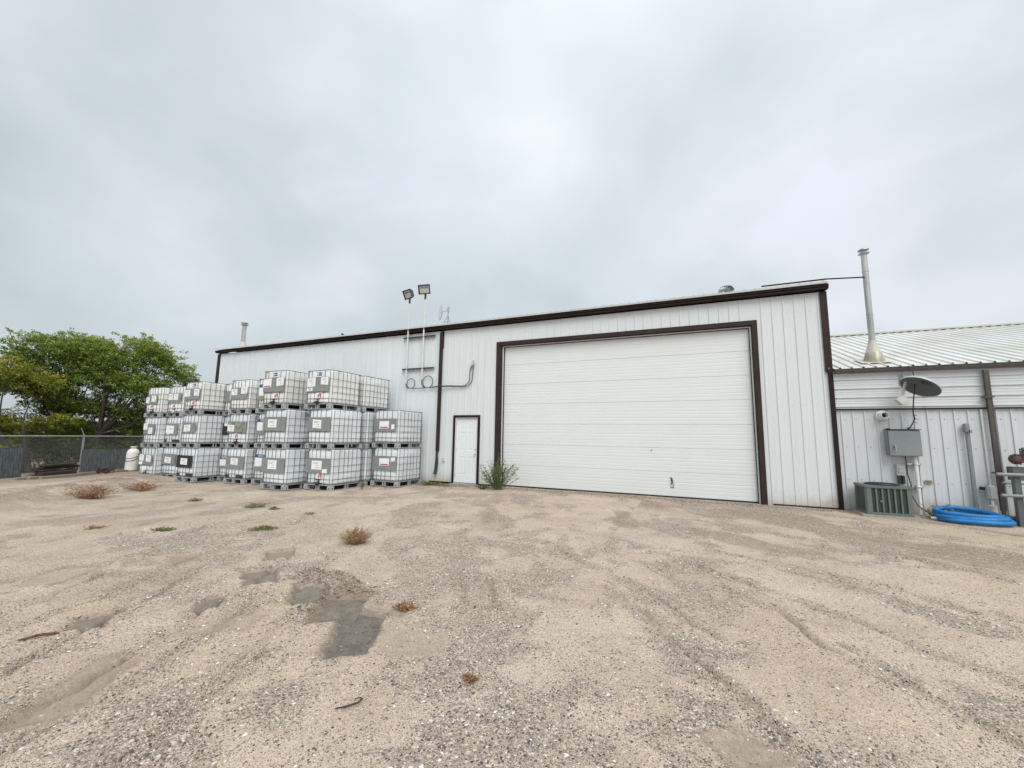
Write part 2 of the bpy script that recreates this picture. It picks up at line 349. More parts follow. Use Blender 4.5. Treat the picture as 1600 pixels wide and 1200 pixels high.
def gfields(x,y):
    """height, gravel, wet, brown masks of the yard at (x,y)"""
    z=gbase(x).astype(float)
    wx=x+.16*(fbm(x*2.6,y*2.6,5,5,.55)-.5); wy=y+.16*(fbm(x*2.6+9,y*2.6,6,5,.55)-.5)
    w2x=x+.10*(fbm(x*8,y*8,15,5,.7)-.5); w2y=y+.10*(fbm(x*8+9,y*8,16,5,.7)-.5)
    near=sstep(14,8,np.hypot(x,y))
    z+= .04*(fbm(x*.5,y*.5,1,3)-.5)*near + .022*(fbm(x*1.7,y*1.7,2,4)-.5)*near + .014*(fbm(x*9,y*9,3,4,.6)-.5)*near
    # streaks: left ones run down-right, right ones curve the other way
    a=np.where(x<-1.2,rad(-68),rad(-48)); s1=x*np.cos(a)+y*np.sin(a); s2=-x*np.sin(a)+y*np.cos(a)
    st=fbm(s2*2.6,s1*.7,31,3); st2=fbm(s2*1.2+4,s1*.5,41,3)
    grav=sstep(.505,.63,.42*st+.58*fbm(x*2.1,y*2.1,8,5,.6)); grav=np.maximum(grav,.8*sstep(.52,.62,st2)*sstep(.4,.6,fbm(x*2.5,y*2.5,81)))
    grav=np.maximum(grav,.24*sstep(.35,.65,fbm(x*3.3,y*3.3,101,4,.6))+.2*sstep(-1,-5,x)*sstep(8,5,y)); rut=np.zeros(x.shape); rg=np.zeros(x.shape)
    for p in RUTS:
        d=linedist(wx,wy,p); rut=np.maximum(rut,np.exp(-(d/.024)**2)); rg=np.maximum(rg,np.exp(-((d-.07)/.05)**2))
    z+= (-.028*rut+.02*rg*(.3+fbm(x*6,y*6,78)))*near; 
    grav=np.maximum(grav,rg*.75*sstep(.35,.6,fbm(x*4,y*4,77)))
    for p in GRAV: grav=np.maximum(grav,polymask(wx,wy,p,.14)*sstep(.25,.55,fbm(x*5,y*5,55)))
    wet_shade=np.zeros(x.shape); edge=np.zeros(x.shape)
    for p,wt,dp in PATCH:
        mk=polymask(w2x,w2y,p,.014 if wt>.6 else .09); mr=polymask(w2x+.03,w2y-.01,p,.06); ed=polymask(w2x,w2y,p,.13)
        wet_shade=np.maximum(wet_shade,mk*wt); z-=mk*dp*.8; z+=np.clip(ed-mk,0,1)*.03*(.3+fbm(x*8,y*8,91)); grav=np.where(mk>.3,grav*.12,grav)
        wet_shade=np.maximum(wet_shade,(ed-mk).clip(0)*wt*.55*sstep(.35,.6,fbm(x*7,y*7,92))); edge=np.maximum(edge,np.clip(4*mr*(1-mr)-.25,0,1)*wt*(.5+.9*fbm(x*14,y*14,93,3)))  # edge: brown soil rim, with the prints' shadow lines painted into it
    # clods of mud pushed up beside the prints
    cl=polymask(wx,wy,[(-3.85,3.35),(-3.4,3.45),(-2.75,3.2),(-2.95,2.6),(-3.15,2.75),(-3.25,3.15),(-3.75,3.05)],.10)*(1-sstep(.2,.6,wet_shade))
    z+=cl*.045*sstep(.42,.72,fbm(x*12,y*12,61,4,.6)); z-=.012*edge; 
    brown=np.clip(cl*.9+edge*1.15+rut*.7*sstep(.4,.6,fbm(x*3,y*3,79)),0,1)
    # soil band along the building and worn brown sweeps before the door
    brown=np.maximum(brown,sstep(1.0,.1,11.4-y)*sstep(-9,-7,x)*.75*sstep(.3,.6,fbm(x*2,y*2,71)))
    brown=np.maximum(brown,.8*sstep(.54,.66,fbm(s2*1.5+3,s1*.6,73,4))*sstep(5,8,y)*sstep(-6,-3,x))
    # low spoil berm in front of the fence
    d=linedist(x,y,[(-13.5,2.9),(-15.5,5.0),(-18,8.2),(-20.5,11)]); bm=np.exp(-(d/1.3)**2)
    z+=bm*(.06+.26*fbm(x*2.6,y*2.6,95,5,.6)); brown=np.maximum(brown,bm*sstep(.32,.55,fbm(x*2.1,y*2.4,96)))
    far=sstep(-19,-23,x); brown=np.maximum(brown,far)
    return z,np.clip(grav,0,1),np.clip(wet_shade,0,1),np.clip(brown,0,1)
def gz(x,y): return float(gfields(np.array([float(x)]),np.array([float(y)]))[0][0])
def axis(lo,hi,step,grow,end0,end1):
    a=list(np.arange(lo,hi+1e-6,step)); s=step
    while a[-1]<end1: s*=grow; a.append(a[-1]+s)
    s=step; b=[lo]
    while b[-1]>end0: s*=grow; b.append(b[-1]-s)
    return np.array(b[:0:-1]+a)
ax=axis(-6.2,2.6,.018,1.028,-900,900); ay=axis(.7,4.4,.015,1.018,-500,1200)
X,Y=np.meshgrid(ax,ay); Z,G,Wt,Br=gfields(X.ravel(),Y.ravel())
nx,ny=len(ax),len(ay); idx=np.arange(nx*ny).reshape(ny,nx)
F=np.stack([idx[:-1,:-1],idx[:-1,1:],idx[1:,1:],idx[1:,:-1]],-1).reshape(-1,4)

# ground material
gm=bpy.data.materials.new('yard_gravel'); gm.use_nodes=True; t=gm.node_tree; b=t.nodes['Principled BSDF']
b.inputs['Specular IOR Level'].default_value=.25
tcg=t.nodes.new('ShaderNodeTexCoord'); P=tcg.outputs['Object']
def att(n): a=t.nodes.new('ShaderNodeAttribute'); a.attribute_name=n; return a.outputs['Fac']
aG,aW,aB=att('gravel'),att('wet_shade'),att('brown')
def mixc(fac,A,B,bt='MIX'):
    q=N(t,'ShaderNodeMix',data_type='RGBA',blend_type=bt)
    for s,i in ((fac,0),(A,6),(B,7)):
        if isinstance(s,(tuple,float,int)): q.inputs[i].default_value = (*s,1) if isinstance(s,tuple) else s
        else: t.links.new(s,q.inputs[i])
    return q.outputs[2]
def noise(sc,d=4,ro=.6): n=N(t,'ShaderNodeTexNoise',ins={'Scale':sc,'Detail':d,'Roughness':ro}); t.links.new(P,n.inputs['Vector']); return n.outputs[0]
def rmp(s,pts): q=ramp(t,pts); t.links.new(s,q.inputs[0]); return q.outputs[0]
sand=rmp(noise(1.1,6),[(.32,(.53,.42,.32)),(.5,(.67,.55,.435)),(.68,(.78,.67,.555))])
sand=mixc(rmp(noise(60,5,.8),[(.38,.0),(.62,.62)]),sand,(.25,.19,.14))
sand=mixc(rmp(noise(.35,3),[(.4,0.),(.65,.5)]),sand,(.50,.385,.26))
brn=rmp(noise(8,6,.7),[(.35,(.12,.085,.058)),(.65,(.37,.275,.19))])
base=mixc(aB,sand,brn); base=mixc(rmp(aG,[(.25,0.),(.95,.62)]),base,(.32,.255,.205))
def vor(scale):
    v=N(t,'ShaderNodeTexVoronoi',ins={'Scale':scale,'Randomness':1.}); t.links.new(P,v.inputs['Vector']); return v
hs=[]
cols=[(0,(.06,.05,.05)),(.2,(.15,.12,.11)),(.38,(.36,.29,.22)),(.52,(.24,.19,.17)),(.66,(.50,.42,.33)),(.84,(.64,.56,.47)),(1,(.80,.76,.70))]
for sc,lo,hi in ((210,.62,.88),(115,.24,.88),(64,.03,.72)):
    v=vor(sc); sx=N(t,'ShaderNodeSeparateColor'); t.links.new(v.outputs['Color'],sx.inputs[0])
    stc=rmp(sx.outputs[0],cols)
    # a cell holds a pebble if its random value is below the local density
    dn=N(t,'ShaderNodeMapRange',ins={1:0.,2:1.,3:lo,4:hi}); t.links.new(aG,dn.inputs[0])
    lt=N(t,'ShaderNodeMath',operation='LESS_THAN'); t.links.new(sx.outputs[1],lt.inputs[0]); t.links.new(dn.outputs[0],lt.inputs[1])
    ds=rmp(v.outputs['Distance'],[(.34,1.),(.50,0.)])
    dry=N(t,'ShaderNodeMath',operation='MULTIPLY'); t.links.new(lt.outputs[0],dry.inputs[0]); t.links.new(ds,dry.inputs[1])
    wf=rmp(aW,[(0,1.),(.6,.12)])
    mk=N(t,'ShaderNodeMath',operation='MULTIPLY'); t.links.new(dry.outputs[0],mk.inputs[0]); t.links.new(wf,mk.inputs[1])
    base=mixc(mk.outputs[0],base,stc)
    hh=N(t,'ShaderNodeMath',operation='MULTIPLY',ins={1:1.2/sc*10}); 
    dm=rmp(v.outputs['Distance'],[(0.,1.),(.25,.85),(.5,0.)]); h2=N(t,'ShaderNodeMath',operation='MULTIPLY'); t.links.new(dm,h2.inputs[0]); t.links.new(mk.outputs[0],h2.inputs[1]); t.links.new(h2.outputs[0],hh.inputs[0]); hs.append(hh.outputs[0])
mud=rmp(noise(9,5),[(.3,(.115,.097,.08)),(.7,(.21,.185,.15))])
mud=mixc(rmp(noise(45,3),[(.55,0.),(.64,.75)]),mud,(.06,.055,.05))
base=mixc(aW,base,mud)
t.links.new(base,b.inputs['Base Color'])
t.links.new(rmp(aW,[(0,.95),(.5,.8),(1,.62)]),b.inputs['Roughness'])
s=hs[0]
for h in hs[1:]:
    a=N(t,'ShaderNodeMath',operation='ADD'); t.links.new(s,a.inputs[0]); t.links.new(h,a.inputs[1]); s=a.outputs[0]
fn=N(t,'ShaderNodeMath',operation='MULTIPLY_ADD',ins={1:.25}); t.links.new(noise(25,8,.75),fn.inputs[0]); t.links.new(s,fn.inputs[2])
bp=N(t,'ShaderNodeBump',ins={'Strength':1.,'Distance':.035}); t.links.new(fn.outputs[0],bp.inputs['Height']); t.links.new(bp.outputs[0],b.inputs['Normal'])
ground=np_mesh('ground',np.c_[X.ravel(),Y.ravel(),Z],F,gm,attrs={'gravel':G,'wet_shade':Wt,'brown':Br},smooth=True)
tag(ground,'sandy gravel yard with wheel ruts and damp grey prints','ground',kind='structure')

# loose stones lying on the sheet
def stones(n_try, x0,x1,y0,y1, dens, rmin, rmax, name, label):
    x=RNG.uniform(x0,x1,n_try); y=RNG.uniform(y0,y1,n_try)
    z,g,w,bq=gfields(x,y); keep=RNG.random(n_try)<(dens+(1-dens)*g**1.5)*(1-.85*np.clip(w*1.5,0,1))
    x,y,z=x[keep],y[keep],z[keep]; n=len(x)
    R=rmin+(rmax-rmin)*RNG.random(n)**3.2
    th=np.linspace(0,2*np.pi,6,endpoint=False)
    V=[]; 
    ring1=np.stack([np.cos(th),np.sin(th),np.full(6,-.1)],1); ring2=np.stack([.62*np.cos(th+.5),.62*np.sin(th+.5),np.full(6,.62)],1)
    U=np.vstack([ring1,ring2])                           # 12 verts
    ang=RNG.uniform(0,2*np.pi,n); c,s_=np.cos(ang),np.sin(ang)
    J=1+RNG.uniform(-.28,.28,(n,12,3)); P0=U[None]*J
    sc=np.stack([R*RNG.uniform(.9,1.5,n),R*RNG.uniform(.65,1.,n),R*RNG.uniform(.4,.8,n)],1)
    P0=P0*sc[:,None,:]
    PX=P0[:,:,0]*c[:,None]-P0[:,:,1]*s_[:,None]+x[:,None]; PY=P0[:,:,0]*s_[:,None]+P0[:,:,1]*c[:,None]+y[:,None]; PZ=P0[:,:,2]+(z-.001)[:,None]
    V=np.stack([PX,PY,PZ],-1).reshape(-1,3)
    f=[]
    for j in range(6):
        k=(j+1)%6; f+= [(j,k,6+j),(k,6+k,6+j)]
    for j in range(1,5): f.append((6,6+j,6+j+1))
    f=np.array(f); F=(f[None]+ (np.arange(n)*12)[:,None,None]).reshape(-1,3)
    pal=np.array([(.075,.07,.072),(.15,.13,.125),(.30,.255,.215),(.46,.38,.29),(.24,.18,.155),(.56,.50,.43),(.74,.72,.68),(.40,.32,.25),(.50,.42,.34)])
    cc=pal[RNG.choice(9,n,p=[.10,.13,.14,.18,.11,.10,.03,.12,.09])]*RNG.uniform(.85,1.12,(n,1))
    o=np_mesh(name,V,F,stm,attrs={'tint':np.repeat(cc,12,0)},fn=3)
    tag(o,label,'gravel',kind='stuff'); return o
stm=bpy.data.materials.new('stone'); stm.use_nodes=True; tt=stm.node_tree; a=tt.nodes.new('ShaderNodeAttribute'); a.attribute_name='tint'
tt.links.new(a.outputs['Color'],tt.nodes['Principled BSDF'].inputs['Base Color']); tt.nodes['Principled BSDF'].inputs['Roughness'].default_value=.8
stones(150000,-4.5,2.2,.7,3.0,.11,.0022,.0105,'gravel','loose pebbles strewn over the nearest part of the yard')
stones(110000,-8,5,3.0,6.5,.10,.0035,.0125,'gravel','loose pebbles strewn over the middle of the yard')
stones(40000,-16,9,6.5,11.1,.08,.006,.016,'gravel','loose pebbles strewn over the yard before the buildings')

def clods(n,pts,rmin,rmax,name,label):
    x=RNG.uniform(min(p[0] for p in pts),max(p[0] for p in pts),n); y=RNG.uniform(min(p[1] for p in pts),max(p[1] for p in pts),n)
    k=polymask(x,y,pts,.08)>RNG.random(n); x,y=x[k],y[k]; q_=gfields(x,y); k=q_[2]<.25+.6*(RNG.random(len(x))<.12); x,y,z=x[k],y[k],q_[0][k]; n=len(x); R=rmin+(rmax-rmin)*RNG.random(n)**2.5
    d=RNG.normal(size=(n,10,3)); d/=np.linalg.norm(d,axis=2)[...,None]; d=np.sort(d,axis=1)
    th=np.linspace(0,2*np.pi,5,endpoint=False); U=np.vstack([np.stack([np.cos(th),np.sin(th),np.full(5,-.2)],1),np.stack([.6*np.cos(th+.6),.6*np.sin(th+.6),np.full(5,.6)],1)])
    P=U[None]*(1+RNG.uniform(-.4,.4,(n,10,3)))*np.stack([R*RNG.uniform(.8,1.6,n),R,R*RNG.uniform(.4,1.,n)],1)[:,None,:]; a=RNG.uniform(0,6.28,n); c,s_=np.cos(a)[:,None],np.sin(a)[:,None]
    V=np.stack([P[...,0]*c-P[...,1]*s_+x[:,None],P[...,0]*s_+P[...,1]*c+y[:,None],P[...,2]+z[:,None]],-1).reshape(-1,3)
    f=[]
    for j in range(5):
        q=(j+1)%5; f+=[(j,q,5+j),(q,5+q,5+j)]
    f+=[(5,6,7),(5,7,8),(5,8,9)]; F=(np.array(f)[None]+(np.arange(n)*10)[:,None,None]).reshape(-1,3)
    cc=np.array([(.16,.12,.09),(.24,.19,.15),(.11,.085,.07),(.33,.27,.21)])[RNG.integers(0,4,n)]
    o=np_mesh(name,V,F,stm,attrs={'tint':np.repeat(cc,10,0)},fn=3); tag(o,label,'soil clods',kind='stuff')
clods(2200,[(-3.9,3.4),(-3.4,3.5),(-2.7,3.25),(-2.9,2.5),(-3.15,2.6),(-3.25,3.1),(-3.75,3.05)],.004,.019,'soil_clods','crumbled brown mud clods pushed up beside the damp grey prints')
clods(2500,[(-8.2,10.75),(-6.1,10.8),(-6.1,11.32),(-8.2,11.3)],.006,.03,'soil_clods','dark crumbs of soil along the wall foot left of the entry door')
clods(3500,[(-5.0,10.85),(2.6,10.9),(2.6,11.3),(-5.0,11.28)],.005,.02,'soil_clods','soil crumbs banked along the foot of the overhead door')

# ------------------------------------------------------------------ main building
D=11.4; EAVE=4.93
XL,XJ,XR=-19.38,-7.57,2.86
def ribs(s0,s1,p,w=.03,tw=.014,h=.016,off=.0):
    pts=[(s0,0)]; k=math.ceil((s0-off)/p)
    while True:
        c=off+k*p; k+=1
        if c+w>=s1: break
        if c-w<=s0: continue
        pts+=[(c-w*.72,0),(c-tw,h),(c+tw,h),(c+w*.72,0)]
        mid=c+p/2
        if mid+.02<s1: pts+=[(mid-.016,0),(mid,h*.16),(mid+.016,0)]
    pts.append((s1,0)); return pts
def wall_piece(mb,x0,x1,z0,z1,y=D,p=.2286,h=.016,off=0.,tri=None):
    mb.sheet(ribs(x0,x1,p,h=h,off=off),lambda s,hh:(s,y-hh,z0),lambda s,hh:(s,y-hh,z1))
def screws(mb,x0,x1,zs,p,off=0.,y=D,r=.0075):
    k=math.ceil((x0-off)/p)
    while off+k*p<x1:
        for z in zs:
            xx=off+k*p+.055
            if xx<x1: mb.lathe([(r,0),(r*.8,.007)],(xx,y-.001,z+random.uniform(-.01,.01)),6,(0,-1,0))
        k+=1
bld=empty('workshop_building',(XJ,D,0),label='long pale ribbed-metal workshop with brown trim and a huge white overhead door',cat='building')
BACK=D+18
mb=MB(); zb=-.55
DL,DR,DT=-5.40,1.40,4.27; PL,PR,PT=-6.98,-6.13,2.07
wall_piece(mb,XL,XJ,zb,EAVE); wall_piece(mb,XJ,PL,zb,EAVE); wall_piece(mb,PL,PR,PT,EAVE); wall_piece(mb,PR,DL,zb,EAVE)
wall_piece(mb,DL,DR,DT,EAVE); wall_piece(mb,DR,XR,zb,EAVE)
mb.cur=1
for zs in ((.35,1.2,2.3,3.4,4.5),):
    screws(mb,XL+.1,XJ-.1,zs,.2286); screws(mb,XJ+.1,PL-.15,zs,.2286); screws(mb,PR+.1,DL-.2,zs,.2286); screws(mb,DR+.2,XR-.15,zs,.2286); screws(mb,DL,DR,(4.6,),.2286)
mb.build('front_wall',[M['wall'],M['encl']],bld)
mb=MB(); pr=ribs(D,BACK,.2286)
for xx,sg in ((XL,-1),(XR,1)):
    mid=(D+BACK)/2; rise=(mid-D)*.083
    def zt(s): return EAVE+.12+(min(s,2*mid-s)-D)*.083
    mb.sheet(pr,lambda s,h:(xx+sg*h,s,zb),lambda s,h:(xx+sg*h,s,zt(s)))
    p2=[(D,0)]+[q for q in pr if q[0]<mid]+[(mid,0)]
mb.sheet(ribs(XL,XR,.2286),lambda s,h:(s,BACK+h,zb),lambda s,h:(s,BACK+h,EAVE+.1))
mb.build('side_wall',M['wall'],bld)
# roof: low slope with standing ribs, sheet ends showing over the fascia
mb=MB(); mid=(D+BACK)/2; y0=D-.19; RZ=EAVE+.19; SL=.083
pr=ribs(XL-.06,XR+.06,.2286,w=.034,tw=.013,h=.03,off=.1)
def rf(y): return RZ+(min(y,2*mid-y)-y0)*SL
for ya,yb in ((y0,mid),(mid,BACK+.2)):
    mb.sheet(pr,lambda s,h:(s,ya,rf(ya)+h),lambda s,h:(s,yb,rf(yb)+h))
    mb.sheet([(XL-.06,0),(XR+.06,0)],lambda s,h:(s,ya,rf(ya)-.02),lambda s,h:(s,yb,rf(yb)-.02))
mb.sheet(pr,lambda s,h:(s,y0,rf(y0)+h),lambda s,h:(s,y0,EAVE+.142))
roof=mb.build('roof',mat('roof_sheet',(.52,.53,.52),.4,var=.12,vs=2),bld)
# eave gutter-like fascia in two lifts: right bay deeper
def fascia(name,x0,x1,h,dep):
    mb=MB(); z1=EAVE+.14
    # box profile with a rolled lip
    prof=[(D-.002,z1-h),(D-dep+.02,z1-h),(D-dep+.02,z1-h*.55),(D-dep,z1-h*.5),(D-dep,z1-.012),(D-dep+.01,z1),(D-dep+.022,z1),(D-dep+.022,z1-.02),(D-.002,z1-.02)]
    k=len(prof); v=[(x0,a,b) for a,b in prof]+[(x1,a,b) for a,b in prof]
    mb.add(v,[(i,(i+1)%k,k+(i+1)%k,k+i) for i in range(k)]+[tuple(range(k)),tuple(range(2*k-1,k-1,-1))])
    return mb.build(name,M['fasc'],bld)
fascia('fascia',XL-.08,XJ-.002,.10,.15); fascia('fascia',XJ+.002,XR+.08,.112,.17)
mb=MB(); mb.box(XL-.03,XL+.13,D-.045,D-.002,zb,EAVE-.012); mb.box(XL-.03,XL-.002,D-.002,D+.14,zb,EAVE+.1); mb.build('corner_trim',M['trim'],bld)
# right corner: wide rake trim above the annex roof, narrow trim below
mb=MB(); mb.box(XR-.075,XR+.055,D-.055,D-.002,3.03,EAVE-.01); mb.box(XR+.003,XR+.055,D-.002,D+.14,3.03,EAVE+.1); mb.build('corner_trim',M['trim'],bld)
mb=MB(); mb.box(XR-.035,XR+.05,D-.05,D-.002,-.1,3.027); mb.build('corner_trim',M['trimdk'],bld)
# rake along the gable of the right end
mb=MB(); mb.bar((XR+.04,D-.1,RZ-.07),(XR+.04,mid,rf(mid)-.07),.05,.17); mb.build('rake_trim',M['trim'],bld)
# base trim along the ground
for a,b in ((XJ-.3,PL-.06),(PR+.06,DL-.17),(DR+.2,XR-.04)): MB().box(a,b,D-.03,D-.002,-.02,.03).build('base_trim',M['trimdk'],bld)
mb=MB(); mb.box(DL-.16,DR+.2,D-.09,D+.3,-.1,-.004); mb.box(PL-.08,PR+.08,D-.12,D+.1,-.1,.0); mb.build('sill_slab',M['conc'],bld)
# downpipe at the joint with bent, torn lower end
mb=MB(); mb.box(XJ-.055,XJ+.045,D-.1,D-.02,.98,EAVE-.05); mb.box(XJ-.075,XJ+.065,D-.018,D-.003,EAVE-.6,EAVE-.01)
dp=mb.build('downpipe',M['trim'],bld,bevel=.006)
mb=MB(); mb.tube([(XJ-.005,D-.06,1.0),(XJ-.03,D-.06,.93),(XJ-.02,D-.06,.86),(XJ-.015,D-.065,.6),(XJ-.03,D-.08,.36),(XJ-.03,D-.12,.26)],[.045,.03,.038,.05,.05,.055],10); mb.build('drain_sleeve',M['blackpl'],dp,smooth=True)
# overhead door
def member(mb,x0,x1,y0,y1,z0,z1): mb.box(x0,x1,y0,y1,z0,z1)
odf=empty('overhead_door',(DL,D,0)); odf.parent=bld; odf.location=Vector((DL,D,0))-bld.location
mb=MB(); T=.17
mb.box(DL-.15,DL+.02,D-.05,D+.02,-.003,DT-.007); mb.box(DR-.03,DR+.09,D-.05,D+.02,-.003,DT-.007); mb.box(DL-.15,DR+.09,D-.05,D+.02,DT-.005,DT+.115)
mb.box(DL+.022,DL+.03,D-.03,D+.14,0,DT-.01); mb.box(DR-.04,DR-.032,D-.03,D+.14,0,DT-.01); mb.box(DL+.032,DR-.042,D-.03,D+.14,DT-.017,DT-.008)
mb.build('door_frame',M['trim'],odf,bevel=.004,seg=1)
mb=MB(); mb.box(DL+.032,DL+.062,D+.03,D+.1,0,DT-.019); mb.box(DR-.072,DR-.042,D+.03,D+.1,0,DT-.019); mb.box(DL+.064,DR-.074,D+.03,D+.1,DT-.045,DT-.019)
mb.build('door_stop',M['jamb'],odf)
mb=MB(); mb.box(DL+.063,DL+.078,D+.05,D+.1,0,DT-.047); mb.box(DR-.088,DR-.073,D+.05,D+.1,0,DT-.047); mb.box(DL+.08,DR-.09,D+.05,D+.1,DT-.058,DT-.047); mb.box(DL+.08,DR-.09,D+.095,D+.15,-.005,.03)
mb.build('weather_seal',M['rubber'],odf)
# sections with fine horizontal corrugation
for k in range(7):
    z0=.03+k*.605+.0015; z1=.03+(k+1)*.605-.0015
    prof=[(z0,.006),(z0+.006,0)]; n=7
    for j in range(1,n):
        c=z0+(z1-z0)*j/n; prof+=[(c-.012,0),(c-.005,.0018 if j!=4 else .003),(c+.005,.0018 if j!=4 else .003),(c+.012,0)]
    prof+=[(z1-.006,0),(z1,.006)]
    mb=MB(); xa,xb=DL+.05,DR-.06; yy=D+.112
    mb.sheet([(a,b) for a,b in prof],lambda s,h:(xa,yy+h,s),lambda s,h:(xb,yy+h,s)); mb.add([(xa,yy+.05,z0),(xb,yy+.05,z0),(xb,yy+.05,z1),(xa,yy+.05,z1)],[(0,1,2,3)])
    mb.add([(xa,yy+.014,z1),(xb,yy+.014,z1),(xb,yy+.05,z1),(xa,yy+.05,z1)],[(0,1,2,3)])
    mb.build('door_section',M['door'],odf)
mb=MB(); hx,hz=-.57,.41; hy=D+.112
mb.tube([(hx-.03,hy-.005,hz+.09),(hx,hy-.03,hz+.06),(hx+.005,hy-.03,hz-.03),(hx-.03,hy-.02,hz-.08)],.012,6); mb.box(hx-.03,hx+.02,hy-.012,hy,hz,hz+.04); mb.tube([(hx+.02,hy-.02,hz-.02),(hx+.03,hy-.03,hz-.14)],.006,5); mb.tube([(hx-.045,hy-.015,hz-.15),(hx+.05,hy-.015,hz-.155)],.007,5)
mb.build('door_handle',M['blackpl'],odf)
mb=MB(); mb.lathe([(.018,0),(.018,.02)],(-1.05,hy,1.18),10,(0,-1,0)); mb.build('lock_cylinder',M['enc'],odf)
# entry door
pd=empty('entry_door',(PL,D,0)); pd.parent=bld; pd.location=Vector((PL,D,0))-bld.location
mb=MB(); mb.box(PL-.05,PL+.02,D-.045,D+.02,-.003,PT-.022); mb.box(PR-.02,PR+.05,D-.045,D+.02,-.003,PT-.022); mb.box(PL-.05,PR+.05,D-.045,D+.02,PT-.02,PT+.05); mb.build('door_frame',M['trimdk'],pd,bevel=.003,seg=1)
mb=MB(); mb.box(PL+.021,PL+.05,D-.02,D+.08,.0,PT-.022); mb.box(PR-.05,PR-.021,D-.02,D+.08,.0,PT-.022); mb.box(PL+.052,PR-.052,D-.02,D+.08,PT-.05,PT-.022); mb.build('jamb',M['jamb'],pd)
mb=MB(); mb.box(PL+.052,PR-.052,D-.04,D+.08,.0,.035); mb.build('threshold',M['galv'],pd)
mb=MB(); xa,xb=PL+.053,PR-.053; za,zc=.04,PT-.054; yy=D+.02
cols_=[xa,xa+.13,xa+.13+(xb-xa-.36)/2,xb-.13-(xb-xa-.36)/2,xb-.13,xb]; rows_=[za,za+.23,za+.78,za+.98,za+1.53,za+1.63,za+1.86,zc]
for i in range(5):
    for j in range(7):
        x0,x1,z0,z1=cols_[i],cols_[i+1],rows_[j],rows_[j+1]
        if i in (1,3) and j in (1,3,5):
            a=.02; b_=.05
            def R4(d,y): return [(x0+d,y,z0+d),(x1-d,y,z0+d),(x1-d,y,z1-d),(x0+d,y,z1-d)]
            L=[R4(0,yy),R4(a*.6,yy+.005),R4(a,yy+.005),R4(b_,yy+.001)]
            for p,q in zip(L[:-1],L[1:]):
                mb.add(p+q,[(k,(k+1)%4,4+(k+1)%4,4+k) for k in range(4)])
            mb.add(L[-1],[(0,1,2,3)])
        else: mb.add([(x0,yy,z0),(x1,yy,z0),(x1,yy,z1),(x0,yy,z1)],[(0,1,2,3)])
mb.build('door_panel',M['pdoor'],pd)
mb=MB(); mb.lathe([(.012,0),(.012,.035),(.026,.045),(.028,.065),(.02,.075)],(PR-.1,yy,.92),12,(0,-1,0)); mb.build('door_knob',M['steel'],pd,smooth=True); MB().lathe([(.02,0),(.02,.015)],(PR-.1,yy,1.06),12,(0,-1,0)).build('deadbolt',M['steel'],pd)
for z in (.25,1.05,1.85): MB().box(PL+.05,PL+.062,yy-.012,yy-.001,z-.05,z+.05).build('hinge',M['steel'],pd)
# outlet cover beside the door
mb=MB(); mb.box(-7.40,-7.30,D-.045,D-.01,.66,.76); mb.cur=1; mb.box(-7.385,-7.315,D-.06,D-.045,.735,.755); mb.build('outlet_box',[M['jamb'],M['enc']],bld,bevel=.004)
# roof furniture (parts of the roof)
def rz_at(y): return rf(y)
def flue_cap(mb,c,r):
    x,y,z=c; mb.lathe([(r*1.05,z-.02),(r*1.75,z),(r*1.75,z+.012),(r*1.05,z+.02)],(x,y,0),20); mb.lathe([(r*.9,z+.02),(r*.9,z+.08)],(x,y,0),12)
    mb.lathe([(r*1.2,z+.08),(r*1.8,z+.085),(r*1.75,z+.1),(r*.9,z+.135),(.01,z+.14)],(x,y,0),20)
fx,fy=-21.6+2.9,13.4
def flue(name,x,y,z0,zt,r,parent,cone_r,cone_h,neck,brown=False):
    root=empty(name,(x,y,z0)); 
    if parent is not None: root.parent=parent; root.location=Vector((x,y,z0))-wloc(parent)
    mb=MB(); mb.lathe([(r,z0+cone_h),(r,neck),(r*1.06,neck),(r*1.06,neck+.02),(r*.98,neck+.02),(r*.98,zt-.02)],(x,y,0),22); mb.lathe([(r*1.06,(neck+zt)/2+.3),(r*1.06,(neck+zt)/2+.33)],(x,y,0),22,cap=False)
    mb.build('flue_pipe',M['flue'],root,smooth=True)
    mb=MB(); flue_cap(mb,(x,y,zt),r); mb.build('rain_cap',M['galv'],root,smooth=True)
    mb=MB(); mb.lathe([(r*1.18,z0+cone_h+.02),(r*1.2,z0+cone_h),(r*1.25,z0+cone_h*.92),(cone_r*.72,z0+cone_h*.42)],(x,y,0),22,cap=False); mb.build('storm_collar',M['pcone'],root,smooth=True)
    mb=MB(); mb.lathe([(cone_r*.72,z0+cone_h*.42),(cone_r*.74,z0+cone_h*.41),(cone_r*.97,z0+.02),(cone_r,z0-.12)],(x,y,0),22,cap=False); mb.build('flashing_cone',M['fluecone'],root,smooth=True)
    return root
flue('flue',-18.45,11.8,rz_at(11.8)-.02,6.28,.085,roof,.19,.34,5.75)
mb=MB(); mb.tube([(-12.7,12,rz_at(12)-.05),(-12.7,12,5.44)],.05,10); mb.build('vent_stub',M['blackpl'],roof)
